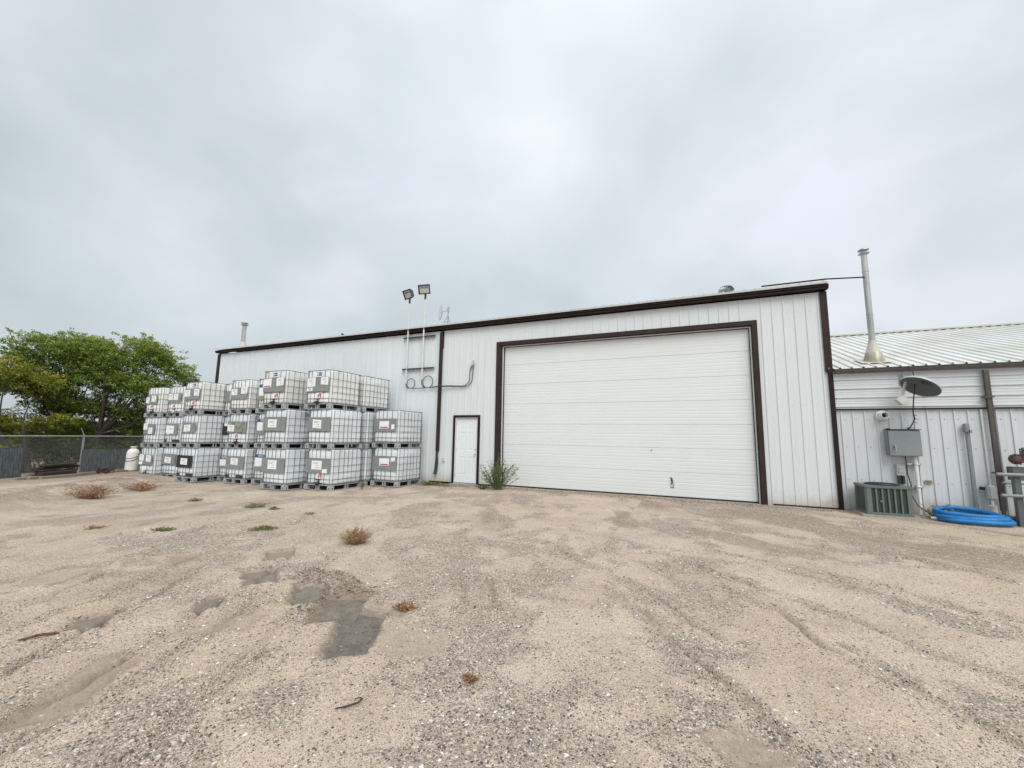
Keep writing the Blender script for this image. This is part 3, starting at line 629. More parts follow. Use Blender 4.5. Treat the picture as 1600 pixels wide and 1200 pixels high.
# turbine vent
tv=empty('turbine_vent',(.96,12.6,rz_at(12.6))); tv.parent=roof; tv.location=Vector((.96,12.6,rz_at(12.6)))-wloc(roof)
mb=MB(); mb.lathe([(.16,rz_at(12.6)-.1),(.15,rz_at(12.6)+.24),(.17,rz_at(12.6)+.25),(.17,rz_at(12.6)+.27)],(.96,12.6,0),20); mb.build('vent_collar',M['galv'],tv,smooth=True)
mb=MB(); z0=rz_at(12.6)+.27
for k in range(22):
    a=2*math.pi*k/22; P=[]
    for j in range(7):
        ph=j/6; rr=.15+.055*math.sin(ph*math.pi); zz_=z0+.005+.2*ph
        for da,dr_ in ((0,0),(.2,-.035)): P.append((.96+(rr+dr_)*math.cos(a+da+ph*.25),12.6+(rr+dr_)*math.sin(a+da+ph*.25),zz_))
    mb.add(P,[(2*j,2*j+1,2*j+3,2*j+2) for j in range(6)])
mb.lathe([(.15,z0+.2),(.155,z0+.212),(.09,z0+.235),(.01,z0+.245)],(.96,12.6,0),20); mb.lathe([(.1,z0),(.1,z0+.2)],(.96,12.6,0),12)
mb.build('turbine_head',M['galv'],tv,smooth=False)
# brace strap from the roof edge out to the annex flue
mb=MB(); mb.bar((1.62,D-.14,RZ+.06),(2.95,D+.02,RZ+.115),.04,.025); mb.bar((2.95,D+.02,RZ+.115),(3.81,11.93,5.345),.035,.022); mb.build('flue_brace',M['trimdk'],roof)

# antenna on tripod
ant=empty('roof_antenna',(-7.85,12.1,rz_at(12.1)),label='small grid antenna on a tripod mast on the roof edge, above the brown downpipe',cat='antenna')
ax_,ay_,az_=-7.85,12.1,rz_at(12.1)
mb=MB(); mb.tube([(ax_,ay_,az_+.12),(ax_,ay_,6.02)],.014,8)
for a in (rad(200),rad(330),rad(80)): mb.tube([(ax_+.27*math.cos(a),ay_+.27*math.sin(a),az_+.02),(ax_,ay_,az_+.5)],.009,6)
for a,b_ in ((200,330),(330,80),(80,200)): mb.tube([(ax_+.14*math.cos(rad(a)),ay_+.14*math.sin(rad(a)),az_+.26),(ax_+.14*math.cos(rad(b_)),ay_+.14*math.sin(rad(b_)),az_+.26)],.005,5)
mb.build('tripod_mast',M['enc'],ant)
mb=MB(); mb.box(ax_-.035,ax_+.035,ay_-.05,ay_+.02,5.85,5.97); mb.tube([(ax_-.3,ay_-.05,5.83),(ax_,ay_-.03,5.87)],.01,6); mb.tube([(ax_-.05,ay_,5.97),(ax_+.1,ay_,5.96)],.01,6); mb.build('antenna_bracket',M['encl'],ant)
mb=MB(); c0=Vector((ax_-.22,ay_-.04,5.80)); nrm=Vector((-1,-.25,.08)).normalized(); sx_=nrm.cross(Vector((0,0,1))).normalized(); sy_=sx_.cross(nrm)
for k in range(-7,8):
    t=k/7.5; w=math.sqrt(max(0,1-t*t)); pts=[c0+sy_*(.26*s_*w)+sx_*(.13*t)+nrm*(.07*((s_*w)**2+t*t)) for s_ in np.linspace(-1,1,9)]; mb.tube(pts,.0028,4)
ring=[c0+sx_*(.135*math.cos(q))+sy_*(.265*math.sin(q))+nrm*.07 for q in np.linspace(0,2*math.pi,25)[:-1]]; mb.tube(ring,.007,5,closed=True)
mb.build('antenna_grid',M['encl'],ant)

# ------------------------------------------------------------------ annex
annex=empty('annex_building',(XR,D,0),label='low pale metal annex with shallow white ribbed roof and taupe gutter at the right end',cat='building')
AR=14.0; AX=XR+.052; OFF=.05
mb=MB(); zt=2.165
mb.sheet(ribs(AX,AR,.2085,w=.026,tw=.012,h=.02,off=2.80),lambda s,h:(s,D+.01-h,-.3),lambda s,h:(s,D+.01-h,zt)); mb.cur=1
screws(mb,AX+.02,8,(.66,1.36,1.96),.2085,off=2.80,y=D+.008,r=.009)
mb.build('front_wall',[M['wallb'],M['enc']],annex)
mb=MB(); prof=[(zt+.03,0)]
for k in range(5):
    zc=2.245+k*.2
    if zc<3.0:
        prof+=[(zc-.02,0),(zc-.012,.02),(zc+.004,.022),(zc+.014,.002),(zc+.07,0),(zc+.078,.006),(zc+.088,0),(zc+.12,0),(zc+.128,.006),(zc+.138,0)]
prof=[p for p in prof if p[0]<3.02]+[(3.03,0)]
mb.sheet(prof,lambda s,h:(AX,D-.028-h,s),lambda s,h:(AR,D-.028-h,s))
mb.cur=1
for xx in (AX+.03,4.42,6.3):
    for k in range(4): mb.lathe([(.01,0),(.008,.008)],(xx,D-.03,2.245+k*.2-.03),6,(0,-1,0))
mb.build('upper_band',[M['wallb'],M['enc']],annex)
mb=MB(); mb.box(AX,AR,D-.045,D-.002,zt+.005,zt+.028); mb.build('band_trim',M['trimdk'],annex)
mb=MB(); mb.box(AR-.01,AR,D+.01,D+11.6,-.3,3.0); mb.box(AX,AR,D+11.6,D+11.61,-.3,3.0); mb.build('side_wall',M['wallb'],annex)
AS=.333; ay0=D-.1; az0=3.085
mb=MB(); pr=[p for p in ribs(AX+.02,AR+.1,.2085,w=.034,tw=.010,h=.032,off=2.83) if p[1]==0 or p[1]>.03]
# only the major ribs show on this roof
ymid=17.3
def ra(y): return az0+(min(y,2*ymid-y)-ay0)*AS
for ya,yb in ((ay0,ymid),(ymid,2*ymid-ay0)): mb.sheet(pr,lambda s,h:(s,ya,ra(ya)+h),lambda s,h:(s,yb,ra(yb)+h))
mb.cur=1
for k in range(26): 
    xx=2.83+k*.2085*2; 
    mb.box(xx-.012,xx+.012,ay0-.006,ay0+.012,ra(ay0)+.004,ra(ay0)+.036)
for row in range(1,6):
    for k in range(30):
        mb.lathe([(.011,0),(.009,.01)],(3.1+k*.2085,ay0+row*1.05,ra(ay0+row*1.05)+.002),5)
aroof=mb.build('roof',[mat('annex_roof',(.66,.67,.65),.42,c2=(.56,.55,.50),vs=1.6,stretch=(1,.3,1)),M['enc']],annex)
mb=MB(); mb.box(AX,AR+.1,ymid-.15,ymid+.15,ra(ymid)-.01,ra(ymid)+.035); mb.build('ridge_cap',M['pale'],annex)
mb=MB(); mb.add([(AX,ay0,ra(ay0)-.06),(AX,ymid,ra(ymid)-.06),(AX,2*ymid-ay0,ra(ay0)-.06)],[(0,1,2)]); mb.build('gable_wall',M['wallb'],annex)
mb=MB(); z1=3.078; prof=[(D-.06,z1-.095),(D-.135,z1-.095),(D-.155,z1-.05),(D-.155,z1-.03),(D-.17,z1-.02),(D-.17,z1-.004),(D-.15,z1-.004),(D-.147,z1-.02),(D-.143,z1-.08),(D-.07,z1-.08),(D-.06,z1-.02)]
k=len(prof); x0_,x1_=AX+.01,AR+.1
mb.add([(x0_,a,b_) for a,b_ in prof]+[(x1_,a,b_) for a,b_ in prof],[(i,(i+1)%k,k+(i+1)%k,k+i) for i in range(k)]+[tuple(range(k)),tuple(range(2*k-1,k-1,-1))])
mb.build('gutter',M['trimgrey'],annex)
mb=MB(); dxp=5.385
mb.box(dxp-.038,dxp+.038,D-.13,D-.065,.2,2.94); mb.tube([(dxp,D-.1,.24),(dxp,D-.1,.12),(dxp+.1,D-.2,.07)],.038,8)
for xx in (-.018,.018): mb.box(dxp+xx-.003,dxp+xx+.003,D-.134,D-.129,.22,2.88)
dpa=mb.build('downpipe',M['trimgrey'],annex,bevel=.004,seg=1)
for z in (2.38,.9): MB().box(dxp-.085,dxp+.06,D-.15,D-.05,z,z+.028).build('pipe_strap',M['trimgrey'],dpa)
mb=MB(); mb.tube([(dxp+.08,D-.22,.07),(dxp+.3,D-.24,.06),(dxp+.5,D-.2,.05)],.05,8); mb.build('drain_sleeve',M['rust'],dpa,smooth=True)
mb=MB(); mb.box(dxp-.12,dxp-.09,D-.03,D-.005,0,2.16); mb.build('lap_strip',M['jamb'],annex)
fl=flue('flue',3.86,11.97,ra(11.97)+.02,5.93,.062,aroof,.20,.47,4.43)
mb=MB(); c=(3.86,11.97); y_=11.97
mb.add([(c[0]-.3,y_-.28,ra(y_-.28)+.03),(c[0]+.3,y_-.28,ra(y_-.28)+.03),(c[0]+.3,y_+.3,ra(y_+.3)+.03),(c[0]-.3,y_+.3,ra(y_+.3)+.03)],[(0,1,2,3)]); mb.build('flashing_plate',M['pcone'],fl)

# ------------------------------------------------------------------ wall-mounted things, right end
# lop-sided satellite dish
dc=Vector((4.22,10.93,2.60)); dn=Vector((-.54,-.38,-.75)).normalized()
sat=empty('satellite_dish',tuple(dc),label='grey satellite dish, shade painted on its face, drooping face-down under the annex gutter',cat='satellite dish')
ea=(Vector((.93,-.36,-.36))-dn*Vector((.93,-.36,-.36)).dot(dn)).normalized(); eb=dn.cross(ea)
mb=MB(); n=36; ringsr=[0,.25,.5,.75,1.0]; vs=[dc-dn*.07]; fs=[]
def ell(rr,off,back=0): return [dc-dn*(.07*(1-rr*rr)+back)+ea*(.315*rr*math.cos(2*math.pi*k/n))+eb*(.275*rr*math.sin(2*math.pi*k/n)) for k in range(n)]
for rr in ringsr[1:]: vs+=ell(rr,0)
for k in range(n): fs.append((0,1+k,1+(k+1)%n))
for q in range(3):
    for k in range(n): fs.append((1+q*n+k,1+q*n+(k+1)%n,1+(q+1)*n+(k+1)%n,1+(q+1)*n+k))
mb.add(vs,fs); 
mb.build('reflector',M['dish'],sat,smooth=True)
mb=MB(); vs=ell(1.0,0,0)+[p+dn*.012 for p in ell(1.02,0)]+[p for p in ell(1.03,0,.03)]+ell(.7,0,.03)+ell(.2,0,.03)
mb.add(vs,[(q*n+k,q*n+(k+1)%n,(q+1)*n+(k+1)%n,(q+1)*n+k) for q in range(4) for k in range(n)]+[tuple(range(4*n,5*n))]); mb.build('rim',M['dishbk'],sat,smooth=True)
mb=MB()   # dark printed mark on the reflector
def dpt(a,b_): 
    rr=math.hypot(a/.34,b_/.30); return dc-dn*(.07*(1-rr*rr)-.004)+ea*a+eb*b_
def dstrip(x0,x1,y0,y1,sl=0,n_=6):
    P=[]; 
    for i in range(n_+1):
        x=x0+(x1-x0)*i/n_; P+= [dpt(x,y0+sl*i/n_),dpt(x+.012,y1+sl*i/n_)]
    mb.add(P,[(2*i,2*i+2,2*i+3,2*i+1) for i in range(n_)])
up=1 if (eb.z>0) else -1
for i,(x0,x1) in enumerate(((-.02,.035),(.05,.085),(.1,.135),(.15,.18),(.195,.225))): dstrip(x0,x1,up*.06,up*(.13 if i%2 else .15),0,2)
dstrip(.0,.2,up*.03,up*.042,0,5)
mb.build('printed_mark',M['dishdk'],sat)
R_=Vector((.93,-.36,0)); lnb=dc+R_*-.30+Vector((0,0,-.27))+Vector((-.36,-.93,0))*.08
st=dc-ea*.24-dn*.03
mb=MB(); mb.bar(st,lnb,.035,.035); mb.build('feed_arm',M['dishbk'],sat)
mb=MB(); dd=(dc-lnb).normalized(); sd_=dd.cross(Vector((0,0,1))).normalized(); mb.obox(lnb,dd*.07,sd_*.10,dd.cross(sd_)*.07); mb.lathe([(.03,0),(.035,.05),(.028,.06)],lnb+dd*.06,14,dd); mb.build('receiver',M['lnb'],sat,bevel=.015)
mb=MB(); mb.tube([dc+dn*-.1,(4.18,11.2,2.74),(4.16,D-.04,2.80)],.022,8); mb.box(4.06,4.26,D-.06,D-.03,2.70,2.90); mb.bar((4.02,11.1,2.86),(4.2,11.15,2.8),.03,.05); mb.build('mount',M['enc'],sat)
mb=MB(); mb.tube([(4.19,D-.15,3.08),(4.2,11.1,2.9),(4.17,11.02,2.6),(4.14,11.05,2.35),(4.17,11.2,2.1),(4.2,11.25,1.95),(4.13,11.27,1.80),(4.08,11.28,1.74)],.011,6)
for z in (2.05,1.98,1.9): mb.tube([(4.19,11.24,z),(4.23,11.22,z-.03)],.006,5)
mb.build('cable',M['rubber'],sat)
# white side-wall vent hood
vh=empty('vent_elbow',(3.70,D,2.04),label='stubby white plastic vent pipe sticking out beneath the horizontal siding band',cat='vent')
mb=MB(); mb.lathe([(.105,.0),(.11,.03),(.1,.05),(.085,.055),(.085,.13),(.075,.14),(.075,.2),(.068,.205),(.06,.2),(.045,.1)],(3.70,D-.01,2.04),24,(.05,-1,0),cap=False); mb.build('pipe',M['pvc'],vh,smooth=True)
mb=MB(); mb.lathe([(.001,.1),(.058,.1)],(3.70,D-.01,2.04),20,(.05,-1,0)); mb.build('opening',M['blackpl'],vh)
# enclosure
en=empty('electrical_enclosure',(3.98,D,1.2),label='large grey steel electrical cabinet with a silver handle on the annex wall',cat='electrical cabinet')
mb=MB(); mb.box(3.72,4.25,11.215,D-.012,1.195,1.73); mb.build('cabinet',M['enc'],en,bevel=.008)
mb=MB(); mb.box(3.725,4.245,11.185,11.213,1.2,1.715); mb.build('cabinet_door',M['enc'],en,bevel=.006)
mb=MB(); mb.box(3.71,4.26,11.17,D-.014,1.733,1.745); mb.box(3.74,3.8,11.3,11.35,1.745,1.765); mb.build('drip_shield',M['trimdk'],en)
mb=MB(); mb.box(3.795,3.82,11.155,11.184,1.36,1.42); mb.tube([(3.807,11.16,1.41),(3.807,11.13,1.40),(3.812,11.13,1.30)],.011,6); mb.build('handle',M['steel'],en,smooth=True)
mb=MB(); mb.box(4.1,4.16,11.28,11.36,1.745,1.79); mb.tube([(4.2,11.3,1.745),(4.2,11.3,1.80)],.014,8); mb.build('cable_gland',M['galv'],en)
mb=MB(); mb.tube([(4.165,11.31,1.19),(4.165,11.31,.02)],.034,12); mb.build('riser_pipe',M['pvc'],en,smooth=True)
for z in (1.03,.575): mb=MB(); mb.box(4.03,4.27,11.335,D-.01,z-.02,z+.02); mb.tube([(4.12,11.33,z),(4.13,11.27,z),(4.165,11.262,z),(4.2,11.27,z),(4.21,11.33,z)],.007,5); mb.build('strut_clamp',M['steel'],en)
mb=MB(); mb.tube([(4.02,11.35,1.19),(4.03,11.34,1.0),(4.02,11.33,.85),(4.06,11.33,.6),(4.05,11.32,.4),(4.12,11.3,.2),(4.3,11.2,.03),(4.5,10.95,.02)],.009,6); mb.build('cable',M['rubber'],en)
# pull-out disconnect
dsn=empty('disconnect_box',(3.9,D,.8),label='small grey disconnect box with two black pull-out prongs above the condenser',cat='switch box')
mb=MB(); mb.box(3.845,3.98,11.3,D-.012,.79,1.0); mb.box(3.835,3.99,11.29,D-.012,1.0,1.012); mb.build('housing',M['encl'],dsn,bevel=.004)
mb=MB(); mb.box(3.865,3.965,11.29,11.299,.83,.97); mb.build('cover',M['galv'],dsn,bevel=.003)
for a in (3.86,3.925): MB().box(a,a+.04,11.3,11.36,.62,.785).build('prong',M['blackpl'],dsn)
mb=MB(); mb.box(3.85,3.98,11.361,D-.012,.6,.787); mb.build('back_plate',M['encl'],dsn)
mb=MB(); mb.box(4.30,4.42,D-.024,D-.012,.64,.71); mb.cur=1; mb.box(4.325,4.395,D-.04,D-.025,.685,.7); mb.build('vent_plate',[M['tag'],M['enc']]); tag(bpy.data.objects['vent_plate'],'tiny tan metal plate screwed to the annex wall right of the white riser pipe','wall plate')
# condenser
ac=empty('air_conditioner',(3.47,11.0,0),label='green-grey air conditioning condenser with slatted sides on a pad by the annex wall',cat='air conditioner')
x0,x1,y0_,y1_=3.10,3.83,10.66,11.30; zb_,zt_=.05,.61
mb=MB(); mb.box(x0-.1,x1+.05,y0_-.07,y1_+.04,-.05,.045); mb.build('pad',M['conc'],ac,bevel=.02)
mb=MB()
for (a,b_) in ((x0,y0_),(x1,y0_),(x0,y1_),(x1,y1_)): mb.lathe([(.045,zb_),(.045,zt_-.06)],(a+(.04 if a==x0 else -.04),b_+(.04 if b_==y0_ else -.04),0),10)
mb.box(x0,x1,y0_,y1_,zb_,zb_+.04); 
nb=7
for k in range(nb):
    xx=x0+.075+(x1-x0-.15)*k/(nb-1)
    if 0<k<nb-1: mb.box(xx-.014,xx+.014,y0_-.004,y0_+.01,zb_+.04,zt_-.055)
mb.box(x0+.02,x0+.095,y0_-.003,y0_+.012,zb_+.04,zt_-.055); mb.box(x1-.085,x1-.02,y0_-.003,y0_+.012,zb_+.04,zt_-.055)
for k in range(11):
    yy_=y0_+.06+(y1_-y0_-.12)*k/10; mb.box(x0-.002,x0+.006,yy_-.005,yy_+.005,zb_+.04,zt_-.055)
mb.build('cabinet',M['ac'],ac,bevel=.003,seg=1)
mb=MB(); mb.box(x0+.03,x1-.014,y0_+.025,y1_-.014,zb_+.041,zt_-.056); mb.build('coil',M['acfin'],ac)
mb=MB(); mb.box(x0-.01,x1+.01,y0_-.012,y1_+.01,zt_-.054,zt_); mb.build('top_cover',M['ac'],ac,bevel=.012)
mb=MB()
cx,cy=(x0+x1)/2,(y0_+y1_)/2
mb.tube([(cx+.27*math.cos(q),cy+.25*math.sin(q),zt_+.012) for q in np.linspace(0,2*math.pi,33)[:-1]],.014,6,closed=True)
for rr in (.07,.12,.17,.22): mb.tube([(cx+rr*math.cos(q),cy+rr*.95*math.sin(q),zt_+.03) for q in np.linspace(0,2*math.pi,25)[:-1]],.004,4,closed=True)
for k in range(6): a=k*math.pi/6; mb.tube([(cx-.27*math.cos(a),cy-.25*math.sin(a),zt_+.014),(cx,cy,zt_+.034),(cx+.27*math.cos(a),cy+.25*math.sin(a),zt_+.014)],.004,4)
mb.build('fan_guard',M['blackpl'],ac)
mb=MB(); mb.lathe([(.25,zt_+.001),(.25,zt_+.006)],(cx,cy,0),28); mb.build('fan_opening',M['blackpl'],ac)
mb=MB(); mb.box(x0+.225,x0+.275,y0_-.002,y0_+.014,.29,.33); mb.build('badge',M['ac'],ac)
# grey conduit with weather cap
gc=empty('wall_conduit',(5.01,D,.1),label='slim grey conduit running up the annex wall to a chunky weather cap',cat='conduit')
mb=MB(); mb.tube([(5.01,11.34,-.02),(5.01,11.34,1.74)],.026,12); mb.build('pipe',M['conduit'],gc,smooth=True)
mb=MB(); mb.lathe([(.026,0),(.05,.0),(.052,.1),(.045,.16),(.02,.175)],(5.01,11.335,1.70),14); mb.box(5.03,5.06,11.26,11.3,1.68,1.74); mb.build('weather_cap',M['conduit'],gc,smooth=True)
jb=empty('junction_box',(5.22,D,.42),label='rounded grey junction box beside the taupe downpipe, white pipe below it',cat='junction box')
mb=MB(); mb.box(5.16,5.29,11.20,11.33,.40,.68); mb.build('box',M['encl'],jb,bevel=.025,seg=3)
mb=MB(); mb.tube([(5.13,D-.02,.6),(5.16,11.3,.6)],.03,8); mb.build('elbow',M['rubber'],jb)
mb=MB(); mb.tube([(5.23,11.28,.40),(5.23,11.28,.02)],.024,10); mb.build('pipe',M['pvc'],jb,smooth=True)
mb=MB(); mb.lathe([(.03,.28),(.045,.27),(.06,.30),(.05,.22),(.055,.17),(.03,.1)],(5.19,11.18,0),14); mb.build('frayed_wrap',M['pale'],jb)
# coiled hose
hs_=empty('coiled_hose',(4.72,10.88,0),label='thick bright blue corrugated hose coiled on the gravel below the annex wall',cat='hose')
pts=[];rr_=[]
NT=2.35; n=int(1000*NT/3)
for i in range(n):
    t_=i/(n-1); a=rad(185)+t_*NT*2*math.pi; k=t_*NT
    rx=.50+.03*math.sin(1.3*a+.5)-.02*k; ry=.42+.02*math.cos(2.1*a)-.01*k
    z=.046+.054*k+.008*math.sin(a*1.7)+.085*max(0,math.sin(a))**1.3
    pts.append((4.68+rx*math.cos(a)+.012*k,10.80+ry*math.sin(a)-.03*k*math.sin(a),z)); rr_.append(.044 if i%4<2 else .0415)
rr_[0]=.03
mb=MB(); mb.tube(pts,rr_,12); mb.build('hose',M['hose'],hs_,smooth=True)
mb=MB(); a0=Vector(pts[0]); mb.tube([a0,a0+Vector((-.1,.03,-.01))],[.043,.04],12); mb.build('coupling',M['galv'],hs_,smooth=True)
# guard rail and gas set
gr=empty('guard_rail',(5.5,10.75,0),label='grey pipe guard rail with two bars standing before the gas meter',cat='guard rail')
for xx in (5.33,7.4):
    mb=MB(); mb.box(xx-.045,xx+.045,10.7,10.79,-.1,1.02 if xx<6 else 1.02); mb.build('post',M['gasgrey'],gr,bevel=.006)
mb=MB(); mb.tube([(5.05,10.66,.92),(7.6,10.66,.92)],.032,12); mb.build('rail',M['conduit'],gr,smooth=True)
mb=MB(); mb.tube([(5.08,10.66,.545),(7.6,10.66,.545)],.03,12); mb.build('rail',M['conduit'],gr,smooth=True)
mb=MB(); mb.tube([(5.3,11.0,.74),(5.9,11.0,.74)],.014,8); mb.lathe([(.03,0),(.03,.04)],(5.27,11.0,.74),10,(1,0,0)); mb.build('tie_bar',M['gasgrey'],gr)
gg=empty('gas_meter',(5.6,11.05,0),label='gas regulator set with a faded red round cap behind the guard rail',cat='gas meter')
mb=MB(); mb.lathe([(.02,0),(.08,.01),(.098,.02),(.098,.045),(.07,.05),(.06,.07),(.03,.08)],(5.50,11.02,1.19),20,(-.25,-1,.1)); 
for k in range(10):
    a=k*math.pi/5; mb.lathe([(.012,0),(.012,.03)],(5.50+.088*math.cos(a),10.965,1.19+.088*math.sin(a)),6,(0,-1,0))
mb.build('regulator_cap',M['gasred'],gg,smooth=True)
mb=MB(); mb.lathe([(.05,0),(.07,.05),(.07,.12),(.03,.14)],(5.63,11.0,1.22),14); mb.tube([(5.5,11.05,1.19),(5.72,11.05,1.2),(5.74,11.05,.9)],.04,10); mb.lathe([(.08,0),(.08,.03)],(5.64,11.0,1.36),14); mb.tube([(5.6,11.0,1.38),(5.68,11.0,1.40)],.03,8); mb.build('valve_body',M['gasgrey'],gg,smooth=True)
mb=MB(); mb.box(5.42,5.62,10.98,11.15,.80,1.05); mb.tube([(5.52,11.05,.8),(5.52,11.05,-.05)],.03,10); mb.tube([(5.74,11.05,.95),(5.74,11.05,-.05)],.025,10); mb.build('meter_box',M['gasgrey'],gg,bevel=.01)

# ------------------------------------------------------------------ flood lights at the joint
def flood(px,zlo,ztop,aim,label):
    root=empty('flood_light',(px,11.27,zlo),label=label,cat='flood light',group='flood lights on wall poles')
    mb=MB(); mb.tube([(px,11.27,zlo),(px,11.27,ztop-.12)],.029,12); mb.build('pole',M['pole'],root,smooth=True)
    mb=MB(); mb.lathe([(.034,ztop-.2),(.036,ztop-.02),(.02,ztop)],(px,11.27,0),10); mb.build('knuckle',M['lamp'],root)
    a=Vector(aim).normalized(); x=a.cross(Vector((0,0,1))).normalized(); y=x.cross(a); c=Vector((px,11.27,ztop+.15))+a*.03; x*=1.3; y*=1.25
    mb=MB()
    F0=[c+a*.09+x*(.17*i)+y*(.13*j) for i,j in ((-1,-1),(1,-1),(1,1),(-1,1))]; F1=[c+a*.09+x*(.14*i)+y*(.1*j) for i,j in ((-1,-1),(1,-1),(1,1),(-1,1))]
    F2=[c+a*.06+x*(.14*i)+y*(.1*j) for i,j in ((-1,-1),(1,-1),(1,1),(-1,1))]; B0=[c-a*.08+x*(.1*i)+y*(.075*j) for i,j in ((-1,-1),(1,-1),(1,1),(-1,1))]
    q=[(k,(k+1)%4) for k in range(4)]
    mb.add(F0+F1+F2+B0,[(i,j,4+j,4+i) for i,j in q]+[(4+i,4+j,8+j,8+i) for i,j in q]+[(i,j,12+j,12+i) for i,j in q]+[(12,13,14,15)])
    mb.build('housing',M['lamp'],root)
    mb=MB(); mb.obox(c+a*.062,x*.138,y*.098,a*.002); mb.cur=1; mb.obox(c+a*.066+y*.05,x*.11,y*.02,a*.002); mb.build('lens',[M['lglass'],M['enc']],root)
    return root
flood(-8.90,3.20,6.20,(-.25,-.9,-.45),'flood light tilted to the left on the left-hand white pole')
flood(-8.25,3.32,6.27,(.15,-.9,-.28),'flood light facing the yard on the right-hand white pole')
for z,lab in ((4.78,'upper dark bracket bar across the two white light poles'),(3.69,'lower dark bracket bar across the two white light poles')):
    mb=MB(); mb.box(-9.12,-7.82,11.305,11.31,z-.02,z+.03); mb.box(-9.12,-7.82,11.31,D-.02,z+.022,z+.03)
    for px in (-8.9,-8.25): mb.tube([(px-.045,11.31,z),(px-.04,11.245,z),(px,11.23,z),(px+.04,11.245,z),(px+.045,11.31,z)],.006,5)
    o=mb.build('bracket_bar',M['lamp']); tag(o,lab,'bracket',group='brackets holding the light poles')
# cables looping to the weatherhead
pc=empty('power_cable',(-8.0,D,3.05),label='pair of black cables looped on the wall and rising to a small weatherhead',cat='cable')
def loop(cx_,cz_,r_): 
    return [(cx_+r_*math.cos(a),11.33,cz_+r_*math.sin(a)) for a in np.linspace(rad(-90),rad(-450),26)]
mb=MB(); mb.tube([(-8.90,11.27,3.2),(-8.9,11.3,3.12),(-8.86,11.33,3.05)]+loop(-8.73,3.20,.165)+[(-8.4,11.33,3.03),(-7.8,11.33,3.04),(-7.6,11.26,3.045),(-7.2,11.33,3.05),(-6.7,11.34,3.02),(-6.5,11.34,3.05),(-6.38,11.34,3.18),(-6.35,11.34,3.5),(-6.35,11.34,3.66),(-6.31,11.33,3.71)],.0125,6); mb.build('cable',M['hosek'],pc)
mb=MB(); mb.tube([(-8.25,11.27,3.32),(-8.27,11.3,3.15),(-8.2,11.34,3.06)]+loop(-8.05,3.23,.2)+[(-7.8,11.34,3.06),(-7.6,11.28,3.065),(-7.2,11.34,3.075),(-6.75,11.35,3.05),(-6.6,11.35,3.07),(-6.48,11.35,3.2),(-6.46,11.34,3.5),(-6.45,11.34,3.6),(-6.38,11.33,3.69)],.0125,6); mb.build('cable',M['hosek'],pc)
mb=MB(); mb.lathe([(.03,0),(.045,.03),(.04,.09),(.01,.11)],(-6.36,11.33,3.68),12); mb.box(-6.375,-6.34,11.33,D-.03,3.62,3.86); mb.box(-6.45,-6.41,11.33,D-.02,3.6,3.68); mb.build('weatherhead',M['encl'],pc)

# ------------------------------------------------------------------ caged tote tanks
BW,BD,BH0,BH1=.47,.57,.155,1.105
def rrect(hx,hy,r,n=6):
    P=[]
    for (sx,sy,a0) in ((1,-1,-90),(1,1,0),(-1,1,90),(-1,-1,180)):
        for k in range(n+1):
            a=rad(a0+90*k/n); P.append((sx*(hx-r)+r*math.cos(a),sy*(hy-r)+r*math.sin(a)))
    Q=[]
    for i in range(len(P)):           # extra points along the straight runs
        a=P[i]; b_=P[(i+1)%len(P)]; d=math.hypot(b_[0]-a[0],b_[1]-a[1]); m_=max(1,round(d/.045))
        for k in range(m_): Q.append((a[0]+(b_[0]-a[0])*k/m_,a[1]+(b_[1]-a[1])*k/m_))
    return Q
HZ=[.30,.48,.66,.86,1.115]
def bottle_mesh(seed,low=0):
    mb=MB(); rnd=random.Random(seed); H1=BH1-low
    L=[]; zs=[BH0,BH0+.012,BH0+.04,BH0+.08]+list(np.linspace(BH0+.13,H1-.13,22))+[H1-.09,H1-.05,H1-.018,H1]
    ph=rnd.uniform(0,6)
    for z in zs:
        e=min(z-BH0,H1-z); ins=.06*(1-math.sqrt(max(0,1-(1-min(e,.06)/.06)**2)))
        q=rrect(BW,BD,.11); row=[]
        cell=0
        for a,b_ in zip([.155]+HZ,HZ+[1.2]):
            if a<=z<b_: cell=math.sin(math.pi*(z-a)/(b_-a))
        for (x,y) in q:
            bx=abs(math.sin(math.pi*(x+.5)/.166)); by=abs(math.sin(math.pi*(y+.6)/.171))
            bul=.010*cell*(bx if abs(abs(y)-BD)<.02 else by if abs(abs(x)-BW)<.02 else .3)
            d=math.hypot(x,y); wob=.006*math.sin(3*x+5*z+ph)+.005*math.sin(4*y-6*z+ph*2)
            f_=(1+(bul+wob-ins)/d*1.0); row.append((x*f_,y*f_,z))
        L.append(row)
    n=len(L[0]); vs=[p for row in L for p in row]; fs=[(i*n+j,i*n+(j+1)%n,(i+1)*n+(j+1)%n,(i+1)*n+j) for i in range(len(L)-1) for j in range(n)]
    # top and bottom closed with slightly inset rings
    k=len(vs); vs+=[(x*.6,y*.6,H1+.004) for x,y,z in L[-1]]; fs+=[((len(L)-1)*n+j,(len(L)-1)*n+(j+1)%n,k+(j+1)%n,k+j) for j in range(n)]; fs.append(tuple(range(k,k+n))); fs.append(tuple(range(n-1,-1,-1)))
    mb.add(vs,fs); return mb
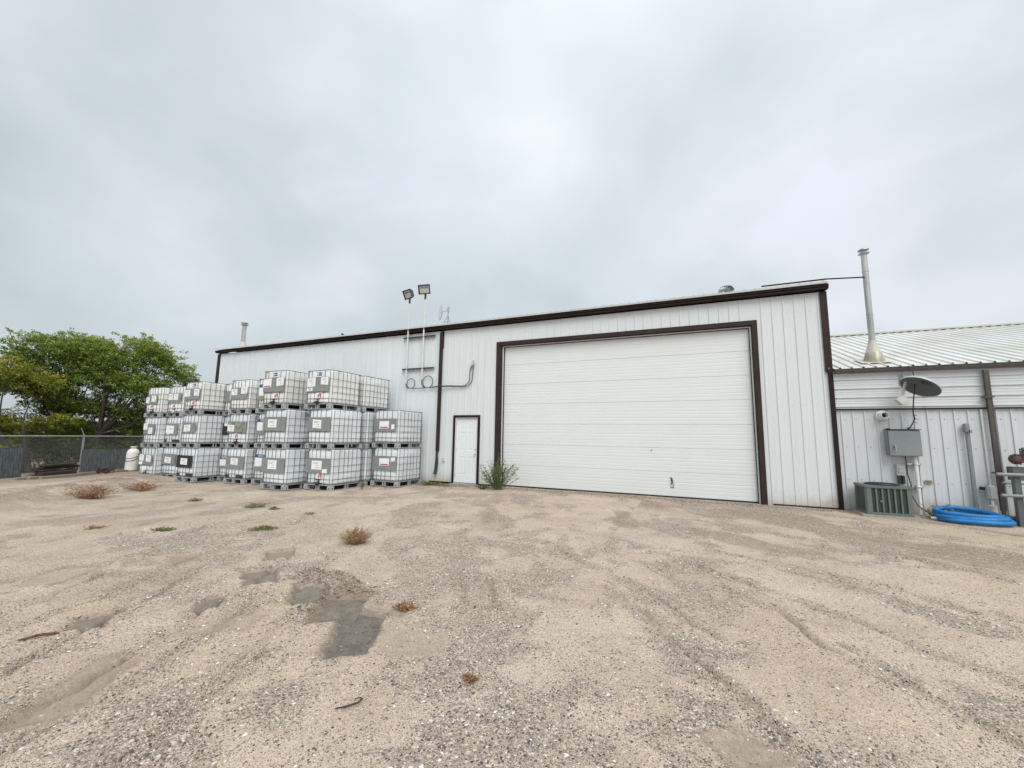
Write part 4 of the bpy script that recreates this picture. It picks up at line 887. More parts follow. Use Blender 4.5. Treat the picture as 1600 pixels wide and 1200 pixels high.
def cage_mb():
    mb=MB(); rt=.0075; hx,hy=.495,.595
    for z in HZ: mb.tube([(x,y,z) for x,y in rrect(hx,hy,.07,5)],rt if z<1.1 else .011,6,closed=True)
    mb.tube([(x,y,.16) for x,y in rrect(hx,hy,.07,5)],.01,6,closed=True)
    for xx in (-.43,-.29,-.13,.02,.22,.43):
        for sy in (-1,1): mb.tube([(xx,sy*(hy-.012),.15),(xx,sy*(hy-.012),1.115)],rt,5)
    for yy in (-.525,-.33,-.15,.0,.15,.33,.525):
        for sx in (-1,1): mb.tube([(sx*(hx-.012),yy,.15),(sx*(hx-.012),yy,1.115)],rt,5)
    for yy in (-.25,.25): mb.tube([(-.49,yy,1.118),(.49,yy,1.118)],.011,6)
    return mb
def pallet_mb():
    mb=MB(); 
    for sx in (-1,1):
        for sy in (-1,1):
            cx_,cy_=sx*.435,sy*.535
            mb.box(cx_-.065,cx_+.065,cy_-.065,cy_+.065,.0,.128)
    for sy in (-1,1):
        for xx in (-.045,.035): mb.box(xx-.0125,xx+.0125,sy*.57-.03,sy*.57+.03,.0,.128)
        mb.box(-.5,.5,sy*.585-.012,sy*.585+.012,.130,.150); mb.box(-.37,.37,sy*.585-.008,sy*.585+.008,.0,.012)
    for sx in (-1,1):
        for yy in (-.05,.04): mb.box(sx*.47-.03,sx*.47+.03,yy-.0125,yy+.0125,.0,.128)
        mb.box(sx*.485-.012,sx*.485+.012,-.572,.572,.130,.150); mb.box(sx*.485-.01,sx*.485+.01,-.47,.47,.0,.018)
    mb.cur=1  # near-black pan, centre block and foot dots paint the darkness under the tank
    mb.box(-.47,.47,-.57,.57,.131,.149)
    for sx in (-1,1):
        for (a,b_) in (((sx*.435,-.602),(0,-1)),((sx*.502,-.535),(1*sx,0))): mb.lathe([(.02,0),(.02,.003)],(a[0],a[1],.06),10,(b_[0],b_[1],0))
    mb.box(-.05,.05,-.45,.45,.02,.129); 
    return mb
protos={}
def share(key,make,name,m,parent,smooth=False,bevel=0):
    if key not in protos:
        o=make().build(name,m,None,smooth=smooth,bevel=bevel); protos[key]=o.data; o.parent=parent; return o
    o=bpy.data.objects.new(name,protos[key]); COL.objects.link(o); o.parent=parent; return o
def local(mb,name,m,parent,**k):
    """child built in the thing's own frame"""
    loc=parent.location.copy(); o=mb.build(name,m,None,**k); o.parent=parent; return o
FY=-.612
def tote(cx_,cy_,z,rot,label,spec):
    root=empty('tote_tank',(cx_,cy_,z),label=label,cat='tote tank',group='caged white tote tanks stacked by the workshop')
    root.rotation_euler=(spec.get('tx',0),spec.get('ty',0),rot)
    bt=share('b%d'%spec.get('b',0),lambda:bottle_mesh(spec.get('b',0)),'bottle',M['bottle'],root,smooth=True)
    tier=round((z+.3)/1.128-.1); v_=random.uniform(.88,1.0)
    bt.color=((.93*v_,.97*v_,1.0*v_,1),(.93*v_,.96*v_,.99*v_,1),(1.0*v_,.99*v_,.96*v_,1))[max(0,min(2,tier))]
    share('cage',cage_mb,'cage',M['cage'],root,smooth=True); share('pal',pallet_mb,'pallet',[M['foot'],M['pal']],root,bevel=.006)
    def R(a): x0,x1,z0,z1=a; return (-.48+.96*x0,-.48+.96*x1,.155+.96*z0,.155+.96*z1)
    pl=None
    if 'plate' in spec:
        x0,x1,z0,z1=R(spec['plate']); mb=MB(); mb.box(x0,x1,FY-.003,FY,z0,z1); mb.box(x0,x1,FY-.007,FY-.0035,z1-.012,z1); 
        pl=local(mb,'label_plate',M[spec.get('pm','plate')],root)
    for p in spec.get('papers',()):
        x0,x1,z0,z1=R(p[:4]); tilt=random.uniform(-.012,.012); yy_=FY-.0085
        mb=MB(); mb.add([(x0,yy_,z0+tilt),(x1,yy_,z0-tilt),(x1,yy_,z1-tilt),(x0,yy_,z1+tilt),(x0,yy_+.001,z0+tilt),(x1,yy_+.001,z0-tilt),(x1,yy_+.001,z1-tilt),(x0,yy_+.001,z1+tilt)],[(0,1,2,3),(4,7,6,5),(0,3,7,4),(1,5,6,2),(3,2,6,7),(0,4,5,1)])
        mb.cur=1; w=x1-x0; h=z1-z0
        kind=p[4] if len(p)>4 else 'print'
        if kind=='print' and w>.12:
            for k,(a,b_,c) in enumerate(((.2,.75,.75),(.15,.6,.62),(.45,.75,.42),(.4,.8,.18))): mb.box(x0+w*a,x0+w*b_,yy_-.001,yy_-.0004,z0+h*c,z0+h*c+.012)
        if kind=='redfoot': mb.cur=2; mb.box(x0+w*.1,x0+w*.9,yy_-.001,yy_-.0004,z0+.015,z0+.05)
        if kind=='band': mb.cur=3; mb.box(x0,x1,yy_-.001,yy_-.0004,z1-h*.3,z1-.01); mb.cur=0; mb.v=mb.v
        if kind=='torn':
            for k in range(5): mb.cur=0; a=random.uniform(0,.7); c=random.uniform(-.15,.8); mb.box(x0+w*a,x0+w*(a+.3),yy_-.001,yy_-.0003,z0+h*c,z0+h*(c+.25))
        o=mb.build('label_sheet',[M['paper'],M['ink'],M['red'],M['blue']],None); o.parent=pl or root
        if kind=='band':
            cu=bpy.data.curves.new('t','FONT'); cu.body='KMCO'; cu.size=.085; cu.extrude=.0005; cu.align_x='CENTER'; cu.align_y='CENTER'
            tmp=bpy.data.objects.new('t',cu); COL.objects.link(tmp); dg=bpy.context.evaluated_depsgraph_get(); me=bpy.data.meshes.new_from_object(tmp.evaluated_get(dg)); bpy.data.objects.remove(tmp)
            me.transform(Matrix.Translation(((x0+x1)/2,yy_-.002,z1-h*.16))@Matrix.Rotation(rad(90),4,'X')); me.materials.clear(); me.materials.append(M['paper'])
            lo=bpy.data.objects.new('lettering',me); COL.objects.link(lo); lo.parent=pl or root
    if 'blue' in spec:
        x0,x1,z0,z1=R((spec['blue'],spec['blue']+.2,.83,.95)); mb=MB(); mb.box(x0-.05,x1+.05,-.592,-.59,z0-.02,z1+.02); mb.cur=1; h=(z1-z0)/2
        for q in (0,1): mb.box(x0,x1,-.5935,-.5925,z0+q*h+.008,z0+(q+1)*h-.006); mb.cur=1
        mb.cur=0; mb.box(x0+.03,x0+.06,-.5945,-.5938,z0+.02,z1-.02)
        local(mb,'blue_sticker',[M['paper'],M['blue']],root)
    if 'red' in spec:
        x0,x1,z0,z1=R((spec['red'],spec['red']+.14,.17,.31)); mb=MB(); mb.box(x0-.06,x1+.03,-.592,-.59,z0-.025,z1+.02); mb.cur=1
        mb.box(x0,x0+.04,-.5935,-.5925,z0,z1*1.0-.03); mb.box(x0+.04,x1,-.5935,-.5925,z1-.04,z1); mb.box(x1-.045,x1,-.5935,-.5925,z0,z1-.041); mb.box(x0+.041,x1-.046,-.5935,-.5925,z0+.045,z0+.075)
        local(mb,'red_sticker',[M['paper'],M['red']],root)
    if spec.get('valve'):
        vm=M['blackpl']; mb=MB()
        mb.lathe([(.055,0),(.055,.03),(.035,.035),(.035,.08),(.05,.085),(.05,.12)],(.03,-.54,.19),14,(0,-1,-.15)); v=local(mb,'valve',M['pvc'] if spec['valve']=='white' else vm,root,smooth=True)
        mb=MB(); mb.tube([(.03,-.6,.22),(.035,-.61,.275)],.014,6); mb.tube([(-.06,-.615,.285),(.02,-.615,.28),(.1,-.615,.30)],.012,6); hn=local(mb,'valve_handle',vm,root); hn.parent=v
        mb=MB(); mb.box(-.16,-.02,-.6,-.585,.165,.2); mb.box(.06,.17,-.6,-.585,.165,.19); local(mb,'valve_guard',vm,root)
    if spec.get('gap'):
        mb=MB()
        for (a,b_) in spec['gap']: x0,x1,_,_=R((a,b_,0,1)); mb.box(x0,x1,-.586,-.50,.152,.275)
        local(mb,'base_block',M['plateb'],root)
    return root
PL1=dict(plate=(.03,.93,.32,.73),papers=[(.26,.64,.40,.67)])
def sp(**k): 
    d=dict(k); return d
three=dict(plate=(.08,.94,.36,.78),papers=[(.07,.40,.51,.77),(.62,.92,.56,.78),(.06,.30,.38,.48)],blue=.42,red=.50,valve='black')
# column: (right edge x, front y, ground drop, [tier specs from the bottom: (dx, dy, yaw, label, spec)])
PITCH=1.128
def column(xr,yf,g,tiers):
    for k,(dx_,dy_,yw,lab,spec) in enumerate(tiers):
        tote(xr-.5+dx_,yf+.61+dy_,g+.004+PITCH*k,rad(yw),lab,spec)
column(-8.02,9.97,-.055,[
 (0,0,.8,'bottom tote of the two-high stack, grey plate carrying a torn paper scrap',dict(b=1,plate=(.03,.95,.32,.76),papers=[(.3,.68,.47,.69,'redfoot'),(.74,.9,.6,.72,'torn')])),
 (-.04,.02,-.6,'top tote of the two-high stack nearest the brown downpipe, red-edged sheet on grey plate',dict(b=2,plate=(.06,.92,.34,.75),papers=[(.26,.64,.44,.67,'redfoot'),(.74,.86,.42,.57,'plain')]))])
column(-9.15,8.58,-.088,[
 (0,0,.5,'bottom tote of the nearest three-high stack, with red sticker and black valve',dict(b=0,plate=(.03,.94,.32,.73),papers=[(.24,.64,.42,.67),(.67,.86,.33,.44,'plain')],red=.5,valve='black')),
 (-.10,.02,-.5,'middle front tote of the nearest three-high stack, one paper on a wide grey plate',dict(b=1,plate=(.03,.96,.36,.76),papers=[(.25,.6,.44,.69)])),
 (-.28,.03,.6,'top front tote of the nearest three-high stack, blue and red stickers, three papers',dict(b=2,**three))])
column(-9.12,9.86,-.088,[
 (-.02,0,0,'bottom tote directly behind the nearest three-high stack, only its shaded side showing',dict(b=2)),
 (-.06,.02,.7,'middle tote tank directly behind the nearest three-high stack',dict(b=0)),
 (-.26,.02,-.4,'top tote tank directly behind the nearest three-high stack, right end of the top row',dict(b=1))])
column(-10.38,8.15,-.105,[
 (0,0,-.6,'bottom tote of the second three-high stack from the right, single sheet on plate',dict(b=2,plate=(-.02,.96,.31,.74),papers=[(.26,.64,.42,.68)])),
 (-.14,.02,.3,'middle tote of the second three-high stack from the right, sheet on wide plate',dict(b=0,plate=(0,.97,.36,.77),papers=[(.22,.6,.46,.70)])),
 (-.33,.03,.5,'top tote of the second three-high stack from the right, with red-edged paper',dict(b=1,plate=(.04,.94,.36,.78),papers=[(.05,.4,.5,.76,'redfoot'),(.62,.93,.54,.78)],blue=.40,red=.55,valve='black'))])
band=lambda x0,z0:dict(plate=(x0-.02,x0+.62,z0-.14,z0+.2),papers=[(x0,x0+.55,z0,z0+.4,'band')])
column(-12.03,9.02,-.15,[
 (0,0,.4,'bottom blue-banded tote tank tucked in the gap behind the second stack from the right',dict(b=1,**band(.1,.42))),
 (-.05,.02,-.5,'middle blue-banded tote tank tucked in the gap behind the second stack from the right',dict(b=2,**band(.08,.42))),
 (-.14,.02,.4,'top blue-banded tote tank tucked in the gap behind the second stack from the right',dict(b=0,valve='black',**band(.1,.42)))])
column(-13.2,8.88,-.172,[
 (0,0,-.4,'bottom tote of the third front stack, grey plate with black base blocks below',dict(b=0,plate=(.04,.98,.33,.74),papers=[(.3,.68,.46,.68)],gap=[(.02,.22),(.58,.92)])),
 (-.10,.02,.7,'middle tote of the third front stack, stained greenish plate and red sticker',dict(b=2,plate=(.02,.97,.36,.74),pm='plateg',papers=[(.04,.38,.4,.62)],red=.42,valve='black')),
 (-.15,.03,-.4,'top tote of the third front stack from the right, two sheets and no stickers',dict(b=1,plate=(.04,.92,.34,.74),papers=[(.08,.4,.48,.7),(.6,.93,.52,.76)]))])
column(-14.25,9.32,-.2,[
 (0,0,.3,'bottom tote in the narrow gap left of the third front stack, blue-headed paper',dict(b=2,plate=(.02,.9,.3,.72),papers=[(.08,.5,.38,.7,'band')])),
 (-.06,.02,-.4,'half-hidden middle tote with a black plate, left of the stained greenish plate',dict(b=1,plate=(.04,.95,.3,.72),pm='plateb',papers=[(.14,.36,.62,.72,'plain'),(.34,.8,.42,.62)])),
 (-.13,.02,.5,'top tote in the narrow gap left of the third front stack, above a black plate',dict(b=0,plate=(.04,.9,.34,.7),papers=[(.38,.85,.4,.68)],red=.6,valve='black'))])
column(-15.27,8.56,-.2,[
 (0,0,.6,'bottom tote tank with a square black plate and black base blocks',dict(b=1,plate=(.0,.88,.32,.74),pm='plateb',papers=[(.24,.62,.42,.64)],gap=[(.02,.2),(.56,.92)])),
 (-.04,.02,-.5,'middle tote tank directly above the one with the square black plate, small centred sheet',dict(b=2,plate=(.08,.9,.38,.7),papers=[(.22,.6,.4,.64)])),
 (-.08,.03,.3,'top tote two above the one with the square black plate, blue sticker',dict(b=0,**{**three,'papers':[(.06,.38,.48,.72),(.6,.9,.5,.74)],'plate':(.05,.92,.38,.76)}))])
column(-17.2,9.05,-.238,[
 (0,0,-.5,'bottom tote of the second stack from the left, lone sheet on grey plate',dict(b=0,plate=(.04,.94,.36,.76),papers=[(.26,.68,.42,.64)])),
 (-.05,.01,.4,'middle tote of the second stack from the left, ragged torn sheet, black base blocks',dict(b=1,plate=(.1,.88,.3,.74),papers=[(.16,.66,.36,.66,'torn')],gap=[(.04,.2),(.56,.95)])),
 (-.1,.02,-.3,'top tote of the second stack from the left, white valve, two adjoining sheets',dict(b=2,plate=(.08,.92,.4,.74),papers=[(.1,.38,.48,.72),(.44,.74,.48,.72)],red=.4,valve='white'))])
column(-18.15,8.80,-.268,[
 (.02,0,.8,'bottom tote tank of the leftmost stack, three stepped papers and a hanging white rag',dict(b=2,plate=(.2,.9,.36,.72),papers=[(.06,.36,.5,.74),(.5,.82,.48,.72),(.06,.3,.36,.47,'plain'),(.3,.6,.12,.3,'torn')],valve='black')),
 (-.03,.02,-.4,'middle tote tank of the leftmost stack, two stepped papers on a grey plate',dict(b=0,plate=(.1,.85,.36,.72),papers=[(.08,.36,.52,.76),(.44,.72,.36,.6)])),
 (-.08,.03,.5,'top tote tank of the leftmost stack, outermost and farthest left of the top row',dict(b=1,plate=(.15,.8,.36,.7),papers=[(.42,.72,.44,.68),(.06,.28,.38,.62)],red=.36,valve='black'))])

# ------------------------------------------------------------------ fence and scrap
FA=Vector((-24.5,6.7,0)); FDir=Vector((-2.5,5.8,0)).normalized(); FN=Vector((FDir.y,-FDir.x,0))
fen=empty('chain_link_fence',tuple(FA),label='galvanised chain-link fence with top rail and one slanted barbed-wire arm',cat='fence')
fen.location.z=-.6
def fp(s_,off=0,z=0): p=FA+FDir*s_+FN*off; return Vector((p.x,p.y,z))
S0,S1=-7,11; RZT=1.19
mb=MB(); mb.tube([fp(S0,0,RZT),fp(S1,0,RZT)],.028,8); mb.build('top_rail',M['galv'],fen,smooth=True)
for s_ in (-5.7,-1.2,3.3,7.8):
    mb=MB(); mb.tube([fp(s_,-.04,-.7),fp(s_,-.04,RZT+.02)],.04,10); mb.tube([fp(s_,-.04,RZT+.02),fp(s_-.17,-.05,RZT+.38)],.018,6); mb.build('fence_post',M['galv'],fen,smooth=True)
mb=MB(); sp_=.085; w=.0035; zb_=-.62; H=RZT-zb_
w=.0022
k=S0-H
while k<S1:
    for dr_ in (1,-1):
        a=k if dr_>0 else k+H; b_=k+H if dr_>0 else k
        s0,z0,s1,z1=a,zb_,b_,RZT
        # clip to the run
        def clip(sA,zA,sB,zB):
            lo,hi=0,1; d=sB-sA
            for lim,sg in ((S0,1),(S1,-1)):
                if d==0: continue
                t_=(lim-sA)/d
                if sg*d>0: lo=max(lo,t_)
                else: hi=min(hi,t_)
            return None if lo>=hi else (sA+d*lo,zA+(zB-zA)*lo,sA+d*hi,zA+(zB-zA)*hi)
        c=clip(s0,z0,s1,z1)
        if c: mb.tube([fp(c[0],.03*0+.004*dr_,c[1]),fp(c[2],.004*dr_,c[3])],w,3,cap=False)
    k+=sp_
mb.build('wire_mesh',mat('wire_dull',(.20,.21,.20),.6,.3),fen)
def panel(s0,s1,z0,z1,off,lean,label,sag=.03):
    mb=MB(); n=int((s1-s0)/.045); P=[];Q=[]
    for i in range(n+1):
        s_=s0+(s1-s0)*i/n; h=.012 if i%2 else 0; sg_=sag*math.sin(i/n*math.pi*2.3)
        P.append(fp(s_+.0,off+h+lean,z0)); Q.append(fp(s_+(.05 if i==0 else 0),off+h,z1+sg_))
    k=len(P); back=[p-FN*.012 for p in P]+[p-FN*.012 for p in Q]
    mb.add(P+Q+back,[(i,i+1,k+i+1,k+i) for i in range(k-1)]+[(2*k+i,3*k+i,3*k+i+1,2*k+i+1) for i in range(k-1)]+[(k+i,k+i+1,3*k+i+1,3*k+i) for i in range(k-1)]+[(0,k,3*k,2*k),(k-1,2*k-1+k-0*k-k+0,4*k-1-0,3*k-1)][:1])
    o=mb.build('screen_panel',M['meshpanel']); tag(o,label,'screen panel',group='dark screens along the fence')
panel(3.1,5.45,-.66,.56,.12,.12,'dark grey slatted screen panel leaning on the fence left of the white cylinders')
panel(-3.4,.85,-.60,.70,.12,.1,'dark screen panel on the fence at the far left edge')
def at(s_,off,z=None): p=fp(s_,off); return Vector((p.x,p.y,gz(p.x,p.y) if z is None else z))
# scrap: beams, rusty box sections, red heap
sc=empty('scrap_channel_stack',tuple(at(1.0,1.5)),label='stack of rusty dark red steel channels lying before the chain-link fence',cat='scrap metal')
g0=at(.9,1.5).z
mb=MB()
for (a,b_,z,h,o_) in ((.2,1.55,.12,.17,0),(.15,1.7,.31,.1,.02),(.35,1.5,.42,.07,.12),(.1,1.3,.12,.14,.35)):
    mb.bar(fp(a,1.45+o_,g0+z+.05),fp(b_,1.5+o_,g0+z+.08),.22,h)
mb.bar(fp(.3,1.5,g0+.46),fp(1.9,1.4,g0+.56),.05,.03)
mb.build('channel',M['rust'],sc,bevel=.01,seg=1)
tb=empty('timber_beams',tuple(at(.6,1.9)),label='weathered grey timber beams lying flat under the rusty channels',cat='timber')
mb=MB()
for (a,b_,o_,z,m_) in ((-.3,2.1,1.85,.06,0),(-.1,1.2,2.05,.05,0),(.0,.35,1.4,.16,0),(-.5,1.9,1.6,.04,0)): mb.bar(fp(a,o_,g0+z),fp(b_,o_+.05,g0+z+.02),.13,.1)
mb.build('beam',M['wood'],tb,bevel=.008,seg=1)
def heap(name,c,rx,ry,h,m,label,cat,seed,n=70,bit=.12):
    rn=random.Random(seed); mb=MB(); 
    for i in range(n):
        a=rn.uniform(0,6.28); q=rn.random()**.6; x=c.x+rx*q*math.cos(a)*FDir.x-ry*q*math.sin(a)*FDir.y*-1*0+ry*q*math.sin(a)*FN.x; y=c.y+rx*q*math.cos(a)*FDir.y+ry*q*math.sin(a)*FN.y
        z=c.z+h*(1-q*q)*rn.random(); d=Vector((rn.gauss(0,1),rn.gauss(0,1),rn.gauss(0,.35))).normalized(); L=bit*rn.uniform(.5,2)
        mb.bar(Vector((x,y,z+.02))-d*L/2,Vector((x,y,z+.02))+d*L/2,bit*rn.uniform(.15,.6),bit*rn.uniform(.05,.3))
    o=mb.build(name,m); tag(o,label,cat); return o
heap('scrap_heap',at(2.85,1.5),.62,.3,.22,M['reddk'],'low heap of dark red scrap lying before the slatted screen panel','scrap heap',3)
mb=MB(); q=at(4.0,1.4); mb.bar(fp(3.4,1.5,q.z+.06),fp(5.3,1.6,q.z+.05),.15,.05); mb.bar(fp(3.7,1.3,q.z+.1),fp(6.0,1.2,q.z+.09),.1,.04); o=mb.build('plank',M['wood']); tag(o,'weathered planks lying on the ground between the red heap and the white cylinders','planks')
# white cylinders
def cyl(x,y,label,extra):
    z=gz(x,y); root=empty('gas_cylinder',(x,y,z),label=label,cat='gas cylinder',group='white upright cylinders by the fence')
    mb=MB(); mb.lathe([(.20,0),(.235,.03),(.24,.1),(.24,.78),(.232,.86),(.2,.95),(.13,1.02),(.07,1.04),(.07,1.06)],(x,y,z+.03),28); mb.build('body',M['tank'],root,smooth=True)
    mb=MB(); mb.lathe([(.105,1.08),(.105,1.15),(.1,1.15),(.1,1.08)],(x,y,z),18,cap=False); mb.lathe([(.03,1.06),(.03,1.13)],(x,y,z),10); mb.lathe([(.14,1.15),(.145,1.165),(.1,1.175)],(x,y,z),18); mb.build('collar',M['tank'],root,smooth=True)
    if extra:
        mb=MB(); mb.tube([(x+.242*math.cos(a),y+.242*math.sin(a),z+.70-.1*math.sin((a-rad(200))*1.0)) for a in np.linspace(rad(200),rad(390),18)],.014,6); mb.tube([(x+.25*math.cos(a),y+.25*math.sin(a),z+.62-.14*math.sin((a-rad(200))/rad(190)*math.pi)) for a in np.linspace(rad(200),rad(390),18)],.014,6); mb.build('looped_hose',M['hosek'],root)
    return root
cyl(-24.74,11.14,'white upright gas cylinder with looped dark hose, standing clear of the tank stack',True)
cyl(-24.58,11.92,'white upright gas cylinder half hidden behind the leftmost tote stack',False)
mb=MB(); gx,gy=-24.42,11.46; q=gz(gx,gy)
for i,(a,b_) in enumerate(((-.07,-.05),(.0,.03),(.06,-.02),(.1,.03))): mb.tube([(gx+a*.4,gy+a,q+.02),(gx+b_*.4,gy+a+.02,q+.35),(gx+a*.4,gy+a*.7,q+.62)],.012,6)
o=mb.build('hanging_strap',M['strap']); tag(o,'orange straps hanging between the two white cylinders','strap')
hpz=empty('valve_manifold',(gx,gy,q+.6),label='dark tangled valve manifold between the two white cylinders',cat='manifold')
mb=MB(); mb.tube([(gx,gy-.1,q),(gx,gy-.1,q+.85)],.03,8); mb.tube([(gx,gy+.05,q),(gx,gy+.05,q+.8)],.03,8); mb.tube([(gx,gy-.25,q+.8),(gx+.05,gy+.3,q+.78)],.035,8); mb.build('stand_pipe',M['rust'],hpz)
mb=MB(); mb.tube([(gx+.08,gy+.1+.1*math.cos(a),q+.72+.1*math.sin(a)) for a in np.linspace(0,6.28,16)[:-1]],.02,6,closed=True); mb.tube([(gx+.08,gy+.1+.06*math.cos(a),q+.62+.06*math.sin(a)) for a in np.linspace(0,6.28,16)[:-1]],.016,6,closed=True); mb.build('hand_wheel',M['reddk'],hpz)

# ------------------------------------------------------------------ foliage
def leafmat(name,stops,trans=.35):
    m=bpy.data.materials.new(name); m.use_nodes=True; t=m.node_tree; b=t.nodes['Principled BSDF']; b.inputs['Roughness'].default_value=.55; b.inputs['Specular IOR Level'].default_value=.3
    a=t.nodes.new('ShaderNodeAttribute'); a.attribute_name='tint'; rp=ramp(t,stops); t.links.new(a.outputs['Fac'],rp.inputs[0]); t.links.new(rp.outputs[0],b.inputs['Base Color'])
    tr=t.nodes.new('ShaderNodeBsdfTranslucent'); t.links.new(rp.outputs[0],tr.inputs[0]); ms=t.nodes.new('ShaderNodeMixShader'); ms.inputs[0].default_value=trans
    t.links.new(b.outputs[0],ms.inputs[1]); t.links.new(tr.outputs[0],ms.inputs[2]); t.links.new(ms.outputs[0],t.nodes['Material Output'].inputs[0]); return m
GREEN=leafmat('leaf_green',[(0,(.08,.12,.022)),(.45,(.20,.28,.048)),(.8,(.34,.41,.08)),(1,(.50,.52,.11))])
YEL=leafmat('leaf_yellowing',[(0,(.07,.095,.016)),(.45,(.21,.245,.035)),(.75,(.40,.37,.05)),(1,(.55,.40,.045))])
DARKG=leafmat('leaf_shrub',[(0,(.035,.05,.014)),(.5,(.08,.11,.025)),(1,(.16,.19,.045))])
WEED=leafmat('leaf_weed',[(0,(.07,.095,.035)),(.5,(.135,.165,.06)),(1,(.26,.28,.12))])
OLIVE=leafmat('leaf_olive',[(0,(.10,.10,.04)),(.5,(.19,.19,.07)),(1,(.33,.31,.14))])
STRAW=leafmat('leaf_straw',[(0,(.16,.095,.05)),(.5,(.29,.19,.10)),(1,(.42,.30,.17))],.15)
DRY=leafmat('leaf_dry',[(0,(.18,.095,.05)),(.5,(.33,.19,.105)),(1,(.45,.31,.18))],.15)
GREYW=leafmat('leaf_grey',[(0,(.12,.12,.10)),(1,(.34,.35,.30))],.1)
def leaves(C,DIR,L,Wd,tint,name,m,parent):
    """C (n,3) centre, DIR (n,3) unit, sizes, folded diamond leaf of four corners"""
    n=len(C); rnd=RNG.normal(size=(n,3)); side=np.cross(DIR,rnd); side/=np.linalg.norm(side,axis=1)[:,None]+1e-9
    nr=np.cross(DIR,side)
    a=C-DIR*L[:,None]*.5; b=C+DIR*L[:,None]*.5; c=C+side*Wd[:,None]*.5+nr*Wd[:,None]*.12-DIR*L[:,None]*.08; d=C-side*Wd[:,None]*.5+nr*Wd[:,None]*.12-DIR*L[:,None]*.08
    V=np.stack([a,c,b,d],1).reshape(-1,3); F=np.arange(4*n).reshape(n,4)
    return np_mesh(name,V,F,m,parent,attrs={'tint':np.repeat(tint,4)})
def tree(name,base,blobs,nspray,leafmat_,label,seed,trunk_r=.16,leans=((0,0),),per=26,group=None,lsz=.11,fork=1.3):
    rg=np.random.default_rng(seed); rn=random.Random(seed); bx,by=base; bz=gz(bx,by)
    root=empty(name,(bx,by,bz),label=label,cat='tree' if name!='shrub' else 'shrub',group=group)
    mb=MB(); tips=[]
    starts=[]
    for (lx,ly) in leans:
        p=Vector((bx,by,bz-.1)); pts=[p.copy()]; h=fork
        for i in range(5):
            p=p+Vector((lx/5+rn.gauss(0,.03),ly/5+rn.gauss(0,.03),h/5+.02)); pts.append(p.copy())
        mb.tube(pts,[trunk_r*(1.25 if i==0 else 1-.06*i) for i in range(6)],9); starts.append(p)
    for (cx_,cy_,cz_,ra_,rb_,rc_) in blobs:
        c=Vector((cx_,cy_,cz_)); s_=min(starts,key=lambda q:(q-c).length)
        for q in range(2 if ra_>1.2 else 1):
            e=c+Vector((rn.gauss(0,ra_*.45),rn.gauss(0,rb_*.45),rn.gauss(0,rc_*.4))); m1=s_.lerp(e,.45)+Vector((rn.gauss(0,.15),rn.gauss(0,.15),-.25+rn.gauss(0,.1)))
            pts=[s_,s_.lerp(m1,.5)+Vector((0,0,-.03)),m1,m1.lerp(e,.5)+Vector((rn.gauss(0,.1),rn.gauss(0,.1),.05)),e]; r0_=trunk_r*.36
            mb.tube(pts,[r0_,r0_*.8,r0_*.6,r0_*.4,r0_*.16],6); 
            for w_ in range(9):
                a=pts[2].lerp(e,rn.random()); b_=a+Vector((rn.gauss(0,ra_*.5),rn.gauss(0,rb_*.5),abs(rn.gauss(0,rc_*.35)))); mb.tube([a,a.lerp(b_,.5)+Vector((0,0,.08)),b_],[r0_*.22,r0_*.14,.004],4)
    mb.build('trunk',M['bark'],root,smooth=True)
    vol=np.array([a[3]*a[4]*a[5] for a in blobs])**.8; cnt=(nspray*vol/vol.sum()).astype(int); SC=[];SD=[];ST=[]
    for (cx_,cy_,cz_,ra_,rb_,rc_),k in zip(blobs,cnt):
        d=rg.normal(size=(k,3)); d/=np.linalg.norm(d,axis=1)[:,None]; rr=rg.random(k)**.45*rg.uniform(.82,1.12,k)
        wob=1+.22*np.sin(d[:,0]*5+seed)*np.cos(d[:,1]*6+d[:,2]*4)
        P=np.c_[cx_+d[:,0]*rr*wob*ra_,cy_+d[:,1]*rr*wob*rb_,cz_+d[:,2]*rr*wob*rc_]
        keep=(fbm(P[:,0]*1.1+P[:,2]*.5+seed,P[:,1]*1.1+P[:,2]*1.3,seed,2)>.33); P,d2=P[keep],d[keep]
        sd_=d2*np.array([1,1,.55])+rg.normal(size=P.shape)*.35+np.array([0,0,.1]); sd_/=np.linalg.norm(sd_,axis=1)[:,None]
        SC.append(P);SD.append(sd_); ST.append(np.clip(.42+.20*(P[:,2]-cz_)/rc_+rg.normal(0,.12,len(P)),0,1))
    SC=np.concatenate(SC);SD=np.concatenate(SD);ST=np.concatenate(ST); k=len(SC)
    tt_=rg.uniform(-.5,1,(k,per)); off=rg.normal(size=(k,per,3))*np.array([.075,.075,.04])*(1.2-.7*tt_[...,None])
    C=SC[:,None,:]+SD[:,None,:]*tt_[...,None]*.30+off; C[...,2]-=.05*np.clip(tt_,0,1)**2
    dv=SD[:,None,:]*.7+rg.normal(size=(k,per,3))*.55+np.array([0,0,-.15]); dv/=np.linalg.norm(dv,axis=2)[...,None]
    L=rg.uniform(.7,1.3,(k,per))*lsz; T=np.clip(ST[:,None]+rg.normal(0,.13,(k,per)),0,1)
    leaves(C.reshape(-1,3),dv.reshape(-1,3),L.ravel(),L.ravel()*.45,T.ravel(),'crown',leafmat_,root); return root
lat=Vector((.37,.93,0))
def bl(px_,z,r1,r2=None,r3=None,back=0):   # blob placed on the line of trees: px_ metres along the row
    c=Vector((-28.85,11.4,0))+lat*px_+Vector((-.93,.37,0))*back; return (c.x,c.y,z,r1,r2 or r1,r3 or r1*.75)
